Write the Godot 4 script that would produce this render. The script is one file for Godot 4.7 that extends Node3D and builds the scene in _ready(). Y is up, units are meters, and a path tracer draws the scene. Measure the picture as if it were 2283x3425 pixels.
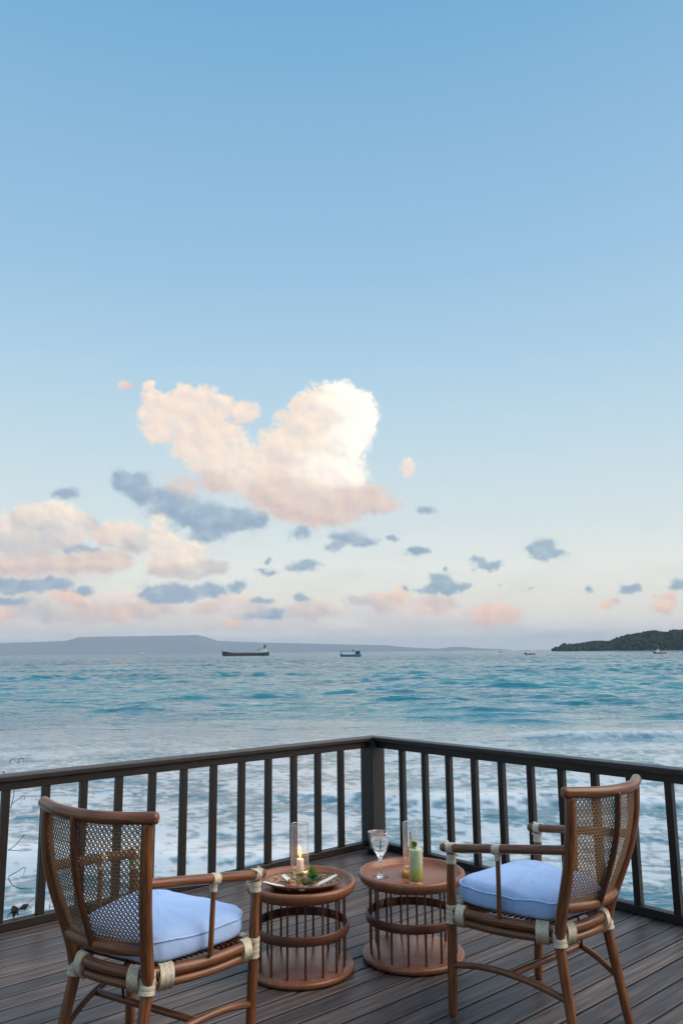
extends Node3D

# ---------------------------------------------------------------- sky data: azimuth, elevation, half width, half height (degrees), tone
const LOW_BAND := [-20.65,2.90,6.28,1.98,2, -16.18,2.46,7.17,1.67,4, -22.75,4.02,3.89,1.82,4, -9.13,2.82,4.78,1.37,2, -6.70,2.08,4.48,1.06,4, -20.25,5.69,6.28,1.82,4, -20.04,1.59,7.47,0.68,4, -13.27,1.69,5.98,0.61,4, -18.98,2.16,7.47,0.46,4, -22.02,2.38,3.44,0.91,4, -16.17,2.28,3.89,0.68,4, -3.72,2.65,6.28,1.22,4, 4.31,2.81,6.28,1.22,4, 10.36,2.23,3.89,1.06,2, -4.33,1.80,4.48,0.61,4, 3.68,2.02,2.99,0.68,4, 5.50,1.58,3.89,0.61,4, 7.35,2.10,2.39,0.68,4, -0.03,1.40,3.89,0.46,4, 10.70,1.50,3.90,0.46,4, 15.75,1.11,5.20,0.40,4]
const PINK_BANK := [-22.79,2.83,1.27,0.64,5, -19.16,3.79,1.64,0.68,5, -20.16,3.89,1.05,0.53,1, -16.80,3.63,1.35,0.68,1, -15.31,3.88,1.49,0.68,1, -15.39,2.70,1.35,0.76,5, -13.78,3.06,2.54,0.84,2, -20.66,3.02,2.84,1.06,4, -17.78,2.81,2.99,0.91,2, -9.74,3.06,1.35,0.53,2, -7.69,3.66,1.64,0.68,1, -6.34,3.05,1.94,0.76,4, -21.75,3.24,2.99,0.91,4, -7.91,2.02,0.90,0.46,5, -6.18,3.28,1.79,0.68,1, -5.56,2.79,1.79,0.46,3, -1.87,3.00,2.09,0.84,2, -1.49,3.37,1.05,0.53,1, -3.35,2.65,1.05,0.43,4, -0.51,2.99,0.75,0.61,1, 1.48,3.52,1.42,0.58,4, 2.48,3.82,0.90,0.43,5, 3.34,3.37,2.09,0.84,2, 4.09,3.92,0.90,0.61,5, 4.93,3.11,1.94,0.84,1, 6.03,2.78,1.42,0.38,5, 7.60,2.39,1.20,0.53,1, 10.97,2.52,1.72,0.84,5, 10.01,2.23,1.12,0.68,5, 6.77,3.26,1.79,0.76,2, 18.37,2.98,0.58,0.46,5, 18.91,3.12,0.65,0.26,2, 22.01,2.78,0.84,0.86,5, 22.32,3.26,0.49,0.50,5, 11.15,2.38,1.69,0.77,5, 10.02,2.61,0.78,0.66,5]
const GREY_LOW := [-19.51,10.99,1.20,0.64,3, -18.88,7.25,1.42,0.58,3, -17.74,7.02,1.05,0.43,3, -21.08,6.92,1.27,0.46,3, -21.83,4.61,4.04,0.73,3, -23.21,4.58,2.39,0.79,3, -19.98,4.76,1.64,0.61,3, -17.96,4.36,0.82,0.46,3, -13.34,4.23,1.27,0.88,3, -11.56,4.27,2.84,0.94,3, -9.16,4.39,1.57,0.73,3, -12.15,3.78,2.39,0.49,3, -7.46,4.79,0.96,0.68,6, -6.10,3.66,1.20,0.38,3, -22.93,3.51,2.09,0.46,3, -5.33,5.75,0.97,0.30,6, -2.85,6.15,1.87,0.68,6, -5.34,6.44,0.33,0.24,6, -5.81,3.64,1.27,0.36,3, -2.98,3.81,0.93,0.41,3, 5.66,7.16,1.12,0.36,6, 3.68,8.03,0.66,0.30,6, 7.19,4.84,1.37,0.88,6, 6.19,4.25,1.42,0.49,6, 7.79,4.34,0.93,0.58,6, 7.47,5.79,0.30,0.27,6, 4.66,4.52,0.33,0.30,6, 8.77,4.50,0.67,0.46,6, 9.93,6.18,0.70,0.56,6, 10.88,5.95,0.87,0.56,6, 14.48,7.26,1.10,0.73,6, 13.65,7.11,0.84,0.56,6, 14.90,6.56,1.62,0.56,6, 13.14,4.26,0.48,0.21,6, 17.36,4.03,0.36,0.29,6, 19.84,4.00,0.62,0.40,6, 20.33,4.18,0.55,0.40,6, 23.09,4.17,0.78,0.63,6, 11.29,4.42,0.18,0.11,6]
const MID_BANK := [-21.66,9.47,1.42,0.84,1, -20.01,9.61,1.64,0.91,7, -18.74,9.02,1.20,0.91,1, -20.94,8.40,2.09,1.14,4, -22.50,8.96,1.20,0.91,4, -22.95,7.33,2.09,1.22,4, -21.44,7.39,2.09,1.06,4, -19.80,7.80,1.94,1.06,4, -19.03,8.07,1.35,0.76,1, -20.27,6.09,4.18,1.03,2, -22.44,5.97,2.99,0.99,2, -17.36,6.23,2.84,0.99,2, -16.33,6.43,1.94,0.99,2, -18.16,8.93,1.35,0.91,4, -15.83,8.29,2.09,1.14,1, -16.74,7.97,1.49,0.99,2, -14.87,7.72,1.79,0.99,4, -13.25,8.97,0.90,0.99,7, -12.73,7.77,1.64,1.14,7, -12.11,6.74,2.24,1.14,1, -10.78,6.82,1.35,1.29,7, -12.20,5.83,2.39,0.84,2, -10.40,5.85,1.79,0.84,4, -9.19,5.98,1.35,0.68,4, -23.51,8.68,0.75,0.91,1, -11.72,5.60,2.69,0.58,4]
const GREY_MID := [-15.73,11.84,1.28,0.84,3, -14.40,11.31,2.01,1.02,3, -12.62,10.63,2.74,1.45,3, -10.82,9.86,3.10,1.58,3, -9.01,9.44,3.29,1.39,3, -7.04,9.54,2.28,1.21,3, -5.90,9.55,1.00,0.84,3, -9.74,8.30,1.92,0.71,3, -11.46,11.86,1.83,1.21,2, -14.58,12.33,1.10,0.74,3, -15.90,12.49,0.91,0.46,3, -2.91,8.57,1.28,0.84,3, 0.31,8.19,2.10,0.89,3, 1.84,7.84,1.37,0.63,3, 5.65,7.16,1.19,0.48,3, 6.19,10.02,1.19,0.45,3, -0.46,7.49,0.91,0.46,3]
const BIG_CLOUD := [-13.58,17.67,1.13,0.84,1, -14.06,18.58,0.58,0.52,1, -11.60,17.19,2.10,1.63,1, -11.70,18.36,0.82,0.74,1, -10.23,17.40,2.10,1.71,1, -8.76,17.45,1.13,1.15,1, -12.78,16.10,2.10,1.39,1, -13.99,16.48,1.13,1.08,1, -13.51,15.48,1.28,1.02,1, -10.80,15.75,2.83,1.76,1, -9.11,15.06,2.65,1.76,1, -8.17,13.89,2.74,1.76,7, -7.24,13.01,2.65,1.95,7, -11.22,14.40,1.73,1.11,1, -10.15,13.54,1.73,1.02,1, -8.75,12.23,2.19,1.11,2, -6.97,17.13,1.10,0.85,1, -7.59,16.82,0.73,0.56,1, -0.20,18.01,2.10,1.71,0, -1.16,17.42,2.47,2.14,7, 1.21,17.09,1.92,1.95,0, 1.83,16.18,1.10,1.49,0, -3.05,16.22,2.28,1.58,1, -3.37,17.71,0.91,0.84,1, -1.96,15.32,3.20,2.41,7, 0.40,15.30,2.10,2.04,0, -4.15,14.40,2.47,2.14,1, -1.19,13.35,3.47,2.23,8, -1.97,11.83,4.75,1.95,1, -3.83,11.23,4.20,1.86,2, -0.43,10.91,4.75,1.58,2, -1.52,9.85,3.84,1.15,2, 2.51,10.41,2.28,0.78,2, -6.00,12.88,1.92,1.95,1, -5.07,11.67,2.92,1.76,2, 0.21,12.58,2.01,1.11,0, -0.42,11.67,1.10,0.46,2, 4.89,13.09,0.69,0.84,1, -15.92,18.60,0.82,0.37,2]

const EXPOSURE := 1.6
const SEA_LEVEL := -4.0
const RAIL_TURN := 0.7194
const RAIL_CORNER := Vector3(0.2215, 0.0, -6.3236)

var cloud_noise := FastNoiseLite.new()
var billow_noise := FastNoiseLite.new()
var puff_layers := []
var tones := []
var names_taken := {}
var rng := RandomNumberGenerator.new()
var M := {}


func _ready() -> void:
	rng.seed = 4711
	setup_camera_and_light()
	make_materials()
	build_sea()
	build_land()
	build_deck()
	build_railing()
	build_chairs()
	build_tables()
	build_table_things()
	build_ships()
	build_small_things()


# ---------------------------------------------------------------- camera, sky, sun, exposure
func setup_camera_and_light() -> void:
	var cam := Camera3D.new()
	cam.name = "camera"
	cam.fov = 65.92
	cam.near = 0.05
	cam.far = 60000.0
	var pitch := 0.175
	var roll := -0.0105
	var fwd := Vector3(0, sin(pitch), -cos(pitch))
	var up0 := Vector3(0, cos(pitch), sin(pitch))
	var right := Vector3.RIGHT * cos(roll) + up0 * sin(roll)
	var up := -Vector3.RIGHT * sin(roll) + up0 * cos(roll)
	cam.transform = Transform3D(Basis(right, up, -fwd), Vector3(0, 1.434, 0))
	add_child(cam)
	cam.current = true
	var env := Environment.new()
	env.background_mode = Environment.BG_SKY
	var sky := Sky.new()
	var mat := PanoramaSkyMaterial.new()
	mat.panorama = ImageTexture.create_from_image(sky_picture())
	sky.sky_material = mat
	env.sky = sky
	env.ambient_light_source = Environment.AMBIENT_SOURCE_SKY
	env.tonemap_mode = Environment.TONE_MAPPER_LINEAR
	env.tonemap_exposure = EXPOSURE
	env.sdfgi_enabled = true
	env.ssao_enabled = true
	env.ssil_enabled = true
	env.fog_enabled = true
	env.fog_density = 0.000044
	env.fog_light_color = Color(0.8, 0.9, 1.0)
	var we := WorldEnvironment.new()
	we.name = "world_environment"
	we.environment = env
	add_child(we)
	var sun := DirectionalLight3D.new()
	sun.name = "evening_sun"
	sun.light_energy = 0.65
	sun.light_color = Color(1.0, 0.92, 0.85)
	sun.light_angular_distance = 60.0
	sun.shadow_enabled = true
	var az := deg_to_rad(98.0)
	var el := deg_to_rad(44.0)
	var from := Vector3(sin(az) * cos(el), sin(el), -cos(az) * cos(el))
	sun.look_at_from_position(from * 50.0, Vector3.ZERO)
	add_child(sun)


func srgb(r: float, g: float, b: float) -> Color:
	return Color(r / 255.0, g / 255.0, b / 255.0).srgb_to_linear()


func clear_sky(el: float, az := 0.0) -> Color:
	var c := sky_gradient(el) * (1.0 / EXPOSURE)
	# the low sun stands to the right of the viewer: that side of the sky is brighter and warmer
	var off := absf(wrapf(az - 125.0, -180.0, 180.0))
	var g := exp(-pow(off / 55.0, 2.0)) * exp(-maxf(el, 0.0) / 45.0)
	return c.lerp(Color(1.35, 1.15, 1.0), 0.5 * g)


func sky_gradient(el: float) -> Color:
	# clear air; close to the horizon it is bright enough to come through the haze that lies over the sea
	var stops := [[-2.0, Color(0.88, 0.83, 0.78)], [0.0, Color(0.92, 0.86, 0.79)], [1.3, Color(0.93, 0.87, 0.79)], [2.4, Color(0.93, 0.88, 0.78)], [4.0, Color(0.88, 0.86, 0.77)], [6.0, Color(0.85, 0.89, 0.83)], [9.0, srgb(219, 232, 235)], [15.0, srgb(196, 221, 234)], [20.9, srgb(174, 209, 232)], [26.6, srgb(155, 196, 227)], [35.2, srgb(137, 184, 220)], [43.0, srgb(117, 173, 214)], [60.0, srgb(112, 170, 213)], [90.0, srgb(112, 170, 214)]]
	if el <= stops[0][0]:
		return stops[0][1]
	for i in range(1, stops.size()):
		if el <= stops[i][0]:
			var t: float = (el - stops[i - 1][0]) / (stops[i][0] - stops[i - 1][0])
			return stops[i - 1][1].lerp(stops[i][1], t)
	return stops[-1][1]


func prepare_clouds() -> void:
	cloud_noise.seed = 19
	cloud_noise.noise_type = FastNoiseLite.TYPE_SIMPLEX_SMOOTH
	cloud_noise.frequency = 0.55
	cloud_noise.fractal_type = FastNoiseLite.FRACTAL_FBM
	cloud_noise.fractal_octaves = 5
	cloud_noise.fractal_gain = 0.6
	billow_noise.seed = 23
	billow_noise.noise_type = FastNoiseLite.TYPE_SIMPLEX_SMOOTH
	billow_noise.frequency = 0.42
	billow_noise.fractal_octaves = 3
	billow_noise.fractal_gain = 0.5
	tones = [Color(1.22, 1.12, 1.0), srgb(249, 231, 217), srgb(229, 209, 200), srgb(154, 176, 198), srgb(218, 212, 209), srgb(255, 216, 194), srgb(148, 177, 196), srgb(252, 237, 222), Color(1.15, 1.04, 0.92)]
	# name, noise strength, softness, most opacity, relief
	var given := [[LOW_BAND, 0.5, 1.4, 0.55, 0.5, 0.0, 0.3, 0.0], [PINK_BANK, 0.62, 0.8, 0.98, 1.1, -0.2, 0.45, 0.35], [GREY_LOW, 0.66, 1.1, 0.9, 0.6, 0.0, 0.22, -0.1], [MID_BANK, 0.56, 0.9, 1.0, 1.1, -0.12, 0.4, 0.4], [GREY_MID, 0.6, 1.5, 0.95, 0.6, -0.08, 0.12, -0.35], [BIG_CLOUD, 0.42, 0.8, 1.06, 0.8, -0.22, 0.42, 0.45]]
	for g in given:
		var puffs := []
		var a: Array = g[0]
		for i in range(0, a.size(), 5):
			puffs.append([a[i], a[i + 1], a[i + 2], a[i + 3], int(a[i + 4])])
		puff_layers.append([puffs, g[1], g[2], g[3], g[4], g[5], g[6], g[7]])
	# the same kind of low evening cloud all round the rest of the horizon
	var r := RandomNumberGenerator.new()
	r.seed = 77
	var low := []
	var bank := []
	for k in 46:
		var az := 34.0 + 292.0 * (k + r.randf()) / 46.0
		if az > 180.0:
			az -= 360.0
		var el := r.randf_range(1.2, 8.5)
		for j in r.randi_range(3, 7):
			var tone: int = [1, 2, 3, 4, 5, 6, 1, 2][r.randi() % 8]
			var size := r.randf_range(0.5, 1.5) * (0.5 + el * 0.12)
			bank.append([az + r.randf_range(-3.2, 3.2), el + r.randf_range(-0.5, 0.7), size * 1.6, size * 0.62, tone])
		low.append([az, r.randf_range(1.2, 2.4), r.randf_range(3.0, 6.0), 0.5, 4])
	puff_layers[0][0].append_array(low)
	puff_layers[3][0].append_array(bank)


func cloud_patch(az0: float, az1: float, el1: float, el0: float, w: int, h: int) -> Image:
	var data := PackedFloat32Array()
	data.resize(w * h * 3)
	for row in h:
		var el := el1 + (el0 - el1) * (row + 0.5) / h
		var ahead := clear_sky(el, 0.0)
		var active := []
		for layer in puff_layers:
			var near := []
			for p in layer[0]:
				if absf(el - p[1]) < p[3] * 1.25 + 0.25:
					near.append(p)
			active.append(near)
		for col in w:
			var az := az0 + (az1 - az0) * (col + 0.5) / w
			var c := clear_sky(el, az) if absf(az) > 50.0 else ahead
			var known := false
			var n1 := 0.0
			var wx := 0.0
			var wy := 0.0
			var fine := 0.0
			var lit := 0.0
			var fray := 0.0
			var veil := smoothstep(0.0, 0.55, cloud_noise.get_noise_2d(az * 0.22 + 210.0, el * 0.8 + 50.0)) * smoothstep(0.5, 2.5, el) * (1.0 - smoothstep(7.0, 12.0, el)) * 0.18
			if veil > 0.0:
				c = c.lerp(tones[4] * (1.0 / EXPOSURE), veil)
			for k in active.size():
				var sum := 0.0
				var tint := Color(0, 0, 0)
				var high := 0.0
				for p in active[k]:
					var dx: float = (az + wx - p[0]) / p[2]
					if dx > 1.4 or dx < -1.4:
						continue
					if not known:
						known = true
						n1 = cloud_noise.get_noise_2d(az * 1.0, el * 1.25)
						fray = cloud_noise.get_noise_2d(az * 7.0 + 11.0, el * 9.0 + 5.0)
						wx = n1 * 0.5 + fray * 0.09
						wy = cloud_noise.get_noise_2d(az + 91.0, el * 1.25) * 0.35 + cloud_noise.get_noise_2d(az * 7.0 + 111.0, el * 9.0) * 0.06
						fine = cloud_noise.get_noise_2d(az * 3.4 + 40.0, el * 4.4 + 17.0)
						lit = billow_noise.get_noise_2d(az + 300.0, el * 1.2) - billow_noise.get_noise_2d(az + 300.28, (el + 0.3) * 1.2)
						dx = (az + wx - p[0]) / p[2]
					var dy: float = (el + wy - p[1]) / p[3]
					var d2: float = dx * dx + dy * dy
					if d2 < 1.0:
						var q: float = 1.0 - d2
						q *= q
						sum += q
						tint += tones[p[4]] * q
						high += dy * q
				if sum > 0.003:
					var layer: Array = puff_layers[k]
					var top: float = clampf(high / sum, -1.0, 1.0)
					var f: float = minf(sum * 1.7, 1.4) + (fine * 0.95 + n1 * 0.6 + fray * layer[6]) * layer[1] * (1.0 - 0.75 * smoothstep(0.15, 0.9, sum)) - layer[5]
					var a: float = smoothstep(0.0, layer[2] * (1.15 - layer[7] * top), f) * layer[3] * clampf(0.94 + n1 * 0.45, 0.6, 1.0)
					if a > 0.0:
						var tc := tint / sum
						var s: float = clampf(1.0 - lit * 0.17 * layer[4] + (fine * 0.03 + top * 0.10) * layer[4], 0.78, 1.1)
						tc = Color(tc.r * s, tc.g * (0.5 + 0.5 * s) * (0.5 + 0.5 * s), tc.b * (0.62 + 0.38 * s))
						c = c.lerp(tc * (1.0 / EXPOSURE), minf(a, 1.0))
			var at := (row * w + col) * 3
			data[at] = c.r
			data[at + 1] = c.g
			data[at + 2] = c.b
	return Image.create_from_data(w, h, false, Image.FORMAT_RGBF, data.to_byte_array())


func sky_picture() -> Image:
	prepare_clouds()
	var full := Image.create_empty(128, 1024, false, Image.FORMAT_RGBF)
	for y in 1024:
		for x in 128:
			full.set_pixel(x, y, clear_sky(90.0 - 180.0 * (y + 0.5) / 1024.0, 360.0 * (x + 0.5) / 128.0))
	full.resize(4096, 2048, Image.INTERPOLATE_BILINEAR)
	# rows 768..1024 span elevation 22.5 .. 0
	var right := cloud_patch(36.0, 180.0, 22.5, 0.0, 410, 64)
	right.resize(1638, 256, Image.INTERPOLATE_BILINEAR)
	var left := cloud_patch(-180.0, -36.0, 22.5, 0.0, 410, 64)
	left.resize(1638, 256, Image.INTERPOLATE_BILINEAR)
	full.blit_rect(right, Rect2i(0, 0, 1638, 256), Vector2i(410, 768))
	full.blit_rect(left, Rect2i(0, 0, 1638, 256), Vector2i(2048, 768))
	var half := 410
	var ahead_r := cloud_patch(0.0, 410.0 * 360.0 / 4096.0, 22.5, 0.0, half, 256)
	var ahead_l := cloud_patch(-410.0 * 360.0 / 4096.0, 0.0, 22.5, 0.0, half, 256)
	full.blit_rect(ahead_r, Rect2i(0, 0, half, 256), Vector2i(0, 768))
	full.blit_rect(ahead_l, Rect2i(0, 0, half, 256), Vector2i(4096 - half, 768))
	return full


# ---------------------------------------------------------------- naming
func numbered(called: String) -> String:
	if not names_taken.has(called):
		names_taken[called] = 0
		return called
	names_taken[called] += 1
	return "%s_%03d" % [called, names_taken[called]]


func tag(o: Node3D, label: String, category := "", group := "") -> Node3D:
	o.set_meta("label", label)
	if category:
		o.set_meta("category", category)
	if group:
		o.set_meta("group", group)
	return o


func thing(called: String, label: String, category: String, at := Vector3.ZERO, turn := 0.0, group := "") -> Node3D:
	var o := Node3D.new()
	o.name = numbered(called)
	add_child(o)
	o.position = at
	o.rotation.y = turn
	tag(o, label, category, group)
	return o


func part(called: String, m: Mesh, material: Material, parent: Node) -> MeshInstance3D:
	var o := MeshInstance3D.new()
	var taken := 0
	var n := called
	while parent.has_node(NodePath(n)):
		taken += 1
		n = "%s_%03d" % [called, taken]
	o.name = n
	o.mesh = m
	o.material_override = material
	parent.add_child(o)
	return o


func struct(called: String, m: Mesh, material: Material) -> MeshInstance3D:
	var o := MeshInstance3D.new()
	o.name = numbered(called)
	o.mesh = m
	o.material_override = material
	add_child(o)
	o.set_meta("kind", "structure")
	return o


# ---------------------------------------------------------------- mesh building
class Shape:
	var v := PackedVector3Array()
	var n := PackedVector3Array()
	var uv := PackedVector2Array()
	var col := PackedColorArray()
	var idx := PackedInt32Array()
	var tint := Color.WHITE

	func vert(p: Vector3, nn: Vector3, t := Vector2.ZERO) -> int:
		v.append(p)
		n.append(nn)
		uv.append(t)
		col.append(tint)
		return v.size() - 1

	func tri(a: int, b: int, c: int) -> void:
		var g := (v[b] - v[a]).cross(v[c] - v[a])
		if g.dot(n[a] + n[b] + n[c]) > 0.0:
			idx.append_array([a, c, b])
		else:
			idx.append_array([a, b, c])

	func quad(a: int, b: int, c: int, d: int) -> void:
		tri(a, b, c)
		tri(a, c, d)

	func face(pts: Array, nn: Vector3, uvs := []) -> void:
		var first := v.size()
		for i in pts.size():
			vert(pts[i], nn, uvs[i] if uvs.size() > i else Vector2(pts[i].x + pts[i].z * 0.37, pts[i].y + pts[i].z))
		for i in range(1, pts.size() - 1):
			tri(first, first + i, first + i + 1)

	# a box with chamfered edges; its longest side takes the v direction of the texture
	func box(at: Vector3, size: Vector3, bevel := 0.003, turn := Basis()) -> void:
		var h := size * 0.5
		var b := minf(bevel, minf(h.x, minf(h.y, h.z)) * 0.9)
		var axes := [Vector3.RIGHT, Vector3.UP, Vector3.BACK]
		var long := 0 if size.x >= size.y and size.x >= size.z else (1 if size.y >= size.z else 2)
		for k in 3:
			var i := (k + 1) % 3
			var j := (k + 2) % 3
			for s in [-1.0, 1.0]:
				var pts := []
				var uvs := []
				for q in [[-1, -1], [1, -1], [1, 1], [-1, 1]]:
					var p: Vector3 = axes[k] * s * h[k] + axes[i] * q[0] * (h[i] - b) + axes[j] * q[1] * (h[j] - b)
					var across := 0.0
					for m in 3:
						if m != long:
							across += p[m]
					uvs.append(Vector2(across, p[long]))
					pts.append(at + turn * p)
				face(pts, turn * (axes[k] * s), uvs)
		if b <= 0.0:
			return
		for k in 3:
			var i := (k + 1) % 3
			var j := (k + 2) % 3
			for s in [-1.0, 1.0]:
				for t in [-1.0, 1.0]:
					var pts := []
					var uvs := []
					for q in [[-1.0, 0], [1.0, 0], [1.0, 1], [-1.0, 1]]:
						var p: Vector3 = axes[k] * q[0] * (h[k] - b)
						p += axes[i] * s * (h[i] - (b if q[1] == 1 else 0.0)) + axes[j] * t * (h[j] - (0.0 if q[1] == 1 else b))
						uvs.append(Vector2(q[1] * b, p[long]))
						pts.append(at + turn * p)
					face(pts, turn * ((axes[i] * s + axes[j] * t).normalized()), uvs)
		for a in [-1.0, 1.0]:
			for c in [-1.0, 1.0]:
				for e in [-1.0, 1.0]:
					var pts := []
					for k in 3:
						var p := Vector3(a * (h.x - b), c * (h.y - b), e * (h.z - b))
						p[k] += b * [a, c, e][k]
						pts.append(at + turn * p)
					face(pts, turn * Vector3(a, c, e).normalized())

	# a tube along points, with a radius for each point
	func tube(pts: Array, radii: Array, sides := 12, round_ends := true, squash := Vector2.ONE) -> void:
		var path := pts.duplicate()
		var rad := radii.duplicate()
		var count := path.size()
		var d0: Vector3 = (path[1] - path[0]).normalized()
		var d1: Vector3 = (path[count - 1] - path[count - 2]).normalized()
		if round_ends:
			var r0: float = rad[0]
			var r1: float = rad[count - 1]
			path[0] = path[0] + d0 * minf(r0 * 0.5, (path[1] - path[0]).length() * 0.4)
			path[count - 1] = path[count - 1] - d1 * minf(r1 * 0.5, (path[count - 1] - path[count - 2]).length() * 0.4)
			path.insert(0, path[0] - d0 * r0 * 0.35)
			rad.insert(0, r0 * 0.86)
			path.insert(0, path[0] - d0 * r0 * 0.15)
			rad.insert(0, r0 * 0.55)
			path.append(path[path.size() - 1] + d1 * r1 * 0.35)
			rad.append(r1 * 0.86)
			path.append(path[path.size() - 1] + d1 * r1 * 0.15)
			rad.append(r1 * 0.55)
		count = path.size()
		var side := d0.cross(Vector3.UP)
		if side.length() < 0.2:
			side = d0.cross(Vector3.RIGHT)
		side = side.normalized()
		var along := 0.0
		var rings := []
		for i in count:
			var d: Vector3 = (path[mini(i + 1, count - 1)] - path[maxi(i - 1, 0)]).normalized()
			side = (side - d * side.dot(d)).normalized()
			var up := d.cross(side).normalized()
			if i > 0:
				along += (path[i] - path[i - 1]).length()
			var slope := 0.0
			if i > 0 and i < count - 1:
				slope = (rad[i + 1] - rad[i - 1]) / maxf((path[i + 1] - path[i - 1]).length(), 0.0001)
			elif round_ends:
				slope = 2.0 if i == 0 else -2.0
			var ring := []
			for s in sides + 1:
				var a := TAU * s / sides
				var o: Vector3 = side * cos(a) * squash.x + up * sin(a) * squash.y
				ring.append(vert(path[i] + o * rad[i], (o.normalized() - d * slope).normalized(), Vector2(float(s) / sides, along)))
			rings.append(ring)
		for i in count - 1:
			for s in sides:
				quad(rings[i][s], rings[i][s + 1], rings[i + 1][s + 1], rings[i + 1][s])
		for e in [0, count - 1]:
			var nn: Vector3 = -d0 if e == 0 else d1
			var mid := vert(path[e], nn, Vector2(0.5, 0))
			var rim := []
			for s in sides + 1:
				rim.append(vert(v[rings[e][s]], nn, Vector2(0.5 + 0.02 * cos(TAU * s / sides), 0.02 * sin(TAU * s / sides))))
			for s in sides:
				tri(mid, rim[s], rim[s + 1])

	# a turned shape: profile of (radius, height); flat disc UVs
	func lathe(profile: Array, sides := 40, at := Vector3.ZERO, stretch := Vector2.ONE, ripple := 0, depth := 0.0, ripple_from := -1e9, ripple_to := 1e9) -> void:
		var count := profile.size()
		var seg_n := []
		for i in count - 1:
			var d: Vector2 = profile[i + 1] - profile[i]
			seg_n.append(Vector2(d.y, -d.x).normalized() if d.length() > 1e-7 else Vector2.RIGHT)
		var along := 0.0
		for i in count - 1:
			var a: Vector2 = profile[i]
			var b: Vector2 = profile[i + 1]
			var na: Vector2 = seg_n[i]
			var nb: Vector2 = seg_n[i]
			if i > 0 and seg_n[i - 1].dot(seg_n[i]) > 0.6:
				na = (seg_n[i - 1] + seg_n[i]).normalized()
			if i < count - 2 and seg_n[i + 1].dot(seg_n[i]) > 0.6:
				nb = (seg_n[i + 1] + seg_n[i]).normalized()
			var rows := []
			for e in 2:
				var p: Vector2 = [a, b][e]
				var nn: Vector2 = [na, nb][e]
				var row := []
				for s in sides + 1:
					var t := TAU * s / sides
					var r := p.x
					if ripple > 0 and p.y > ripple_from and p.y < ripple_to:
						r -= depth * pow(absf(cos(t * ripple * 0.5)), 3.0) * sin(PI * (p.y - ripple_from) / (ripple_to - ripple_from))
					var pos := Vector3(cos(t) * r * stretch.x, p.y, sin(t) * r * stretch.y)
					var normal := Vector3(cos(t) * nn.x / stretch.x, nn.y, sin(t) * nn.x / stretch.y).normalized()
					row.append(vert(at + pos, normal, Vector2(pos.x, pos.z + p.y)))
				rows.append(row)
			for s in sides:
				quad(rows[0][s], rows[0][s + 1], rows[1][s + 1], rows[1][s])

	# a grid of points given as rows, with smooth normals worked out from the points; wrap closes each row
	func sheet(rows: Array, wrap := false, flip := false, uv_scale := Vector2.ONE, tints := []) -> void:
		var h := rows.size()
		var w: int = rows[0].size()
		var ids := []
		for i in h:
			var line := []
			for j in w:
				var l: Vector3 = rows[i][(j - 1 + w) % w] if wrap else rows[i][maxi(j - 1, 0)]
				var r: Vector3 = rows[i][(j + 1) % w] if wrap else rows[i][mini(j + 1, w - 1)]
				var u: Vector3 = rows[maxi(i - 1, 0)][j]
				var d: Vector3 = rows[mini(i + 1, h - 1)][j]
				var nn := (r - l).cross(d - u)
				if nn.length() < 1e-12:
					nn = Vector3.UP if not flip else Vector3.DOWN
				nn = nn.normalized()
				if tints:
					tint = tints[i][j]
				line.append(vert(rows[i][j], -nn if flip else nn, Vector2(float(j) / w, float(i) / h) * uv_scale))
			ids.append(line)
		for i in h - 1:
			for j in (w if wrap else w - 1):
				var k := (j + 1) % w
				quad(ids[i][j], ids[i][k], ids[i + 1][k], ids[i + 1][j])

	func mesh() -> ArrayMesh:
		for i in range(0, idx.size(), 3):
			var g := (v[idx[i + 1]] - v[idx[i]]).cross(v[idx[i + 2]] - v[idx[i]])
			if g.dot(n[idx[i]] + n[idx[i + 1]] + n[idx[i + 2]]) > 0.0:
				var k := idx[i + 1]
				idx[i + 1] = idx[i + 2]
				idx[i + 2] = k
		var a := []
		a.resize(Mesh.ARRAY_MAX)
		a[Mesh.ARRAY_VERTEX] = v
		a[Mesh.ARRAY_NORMAL] = n
		a[Mesh.ARRAY_TEX_UV] = uv
		a[Mesh.ARRAY_COLOR] = col
		a[Mesh.ARRAY_INDEX] = idx
		var m := ArrayMesh.new()
		m.add_surface_from_arrays(Mesh.PRIMITIVE_TRIANGLES, a)
		return m


func curve(keys: Array, steps := 16) -> Array:
	var out := []
	var k := keys.size()
	for i in steps + 1:
		var t := float(i) / steps * (k - 1)
		var s := mini(int(t), k - 2)
		var p: Vector3 = keys[s].cubic_interpolate(keys[s + 1], keys[maxi(s - 1, 0)], keys[mini(s + 2, k - 1)], t - s)
		out.append(p)
	return out


func same(r: float, count: int) -> Array:
	var a := []
	a.resize(count)
	a.fill(r)
	return a


func rod(a: Vector3, b: Vector3, r: float, sides := 12, r2 := -1.0) -> Mesh:
	var s := Shape.new()
	var e := r if r2 < 0.0 else r2
	s.tube([a, a.lerp(b, 0.33), a.lerp(b, 0.67), b], [r, lerpf(r, e, 0.33), lerpf(r, e, 0.67), e], sides)
	return s.mesh()


func bent(keys: Array, r: float, sides := 14, steps := 16, r2 := -1.0) -> Mesh:
	var s := Shape.new()
	var pts := curve(keys, steps)
	var rad := []
	for i in pts.size():
		rad.append(lerpf(r, r if r2 < 0.0 else r2, float(i) / (pts.size() - 1)))
	s.tube(pts, rad, sides)
	return s.mesh()


func box_mesh(size: Vector3, bevel := 0.003, at := Vector3.ZERO, turn := Basis()) -> Mesh:
	var s := Shape.new()
	s.box(at, size, bevel, turn)
	return s.mesh()


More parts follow.
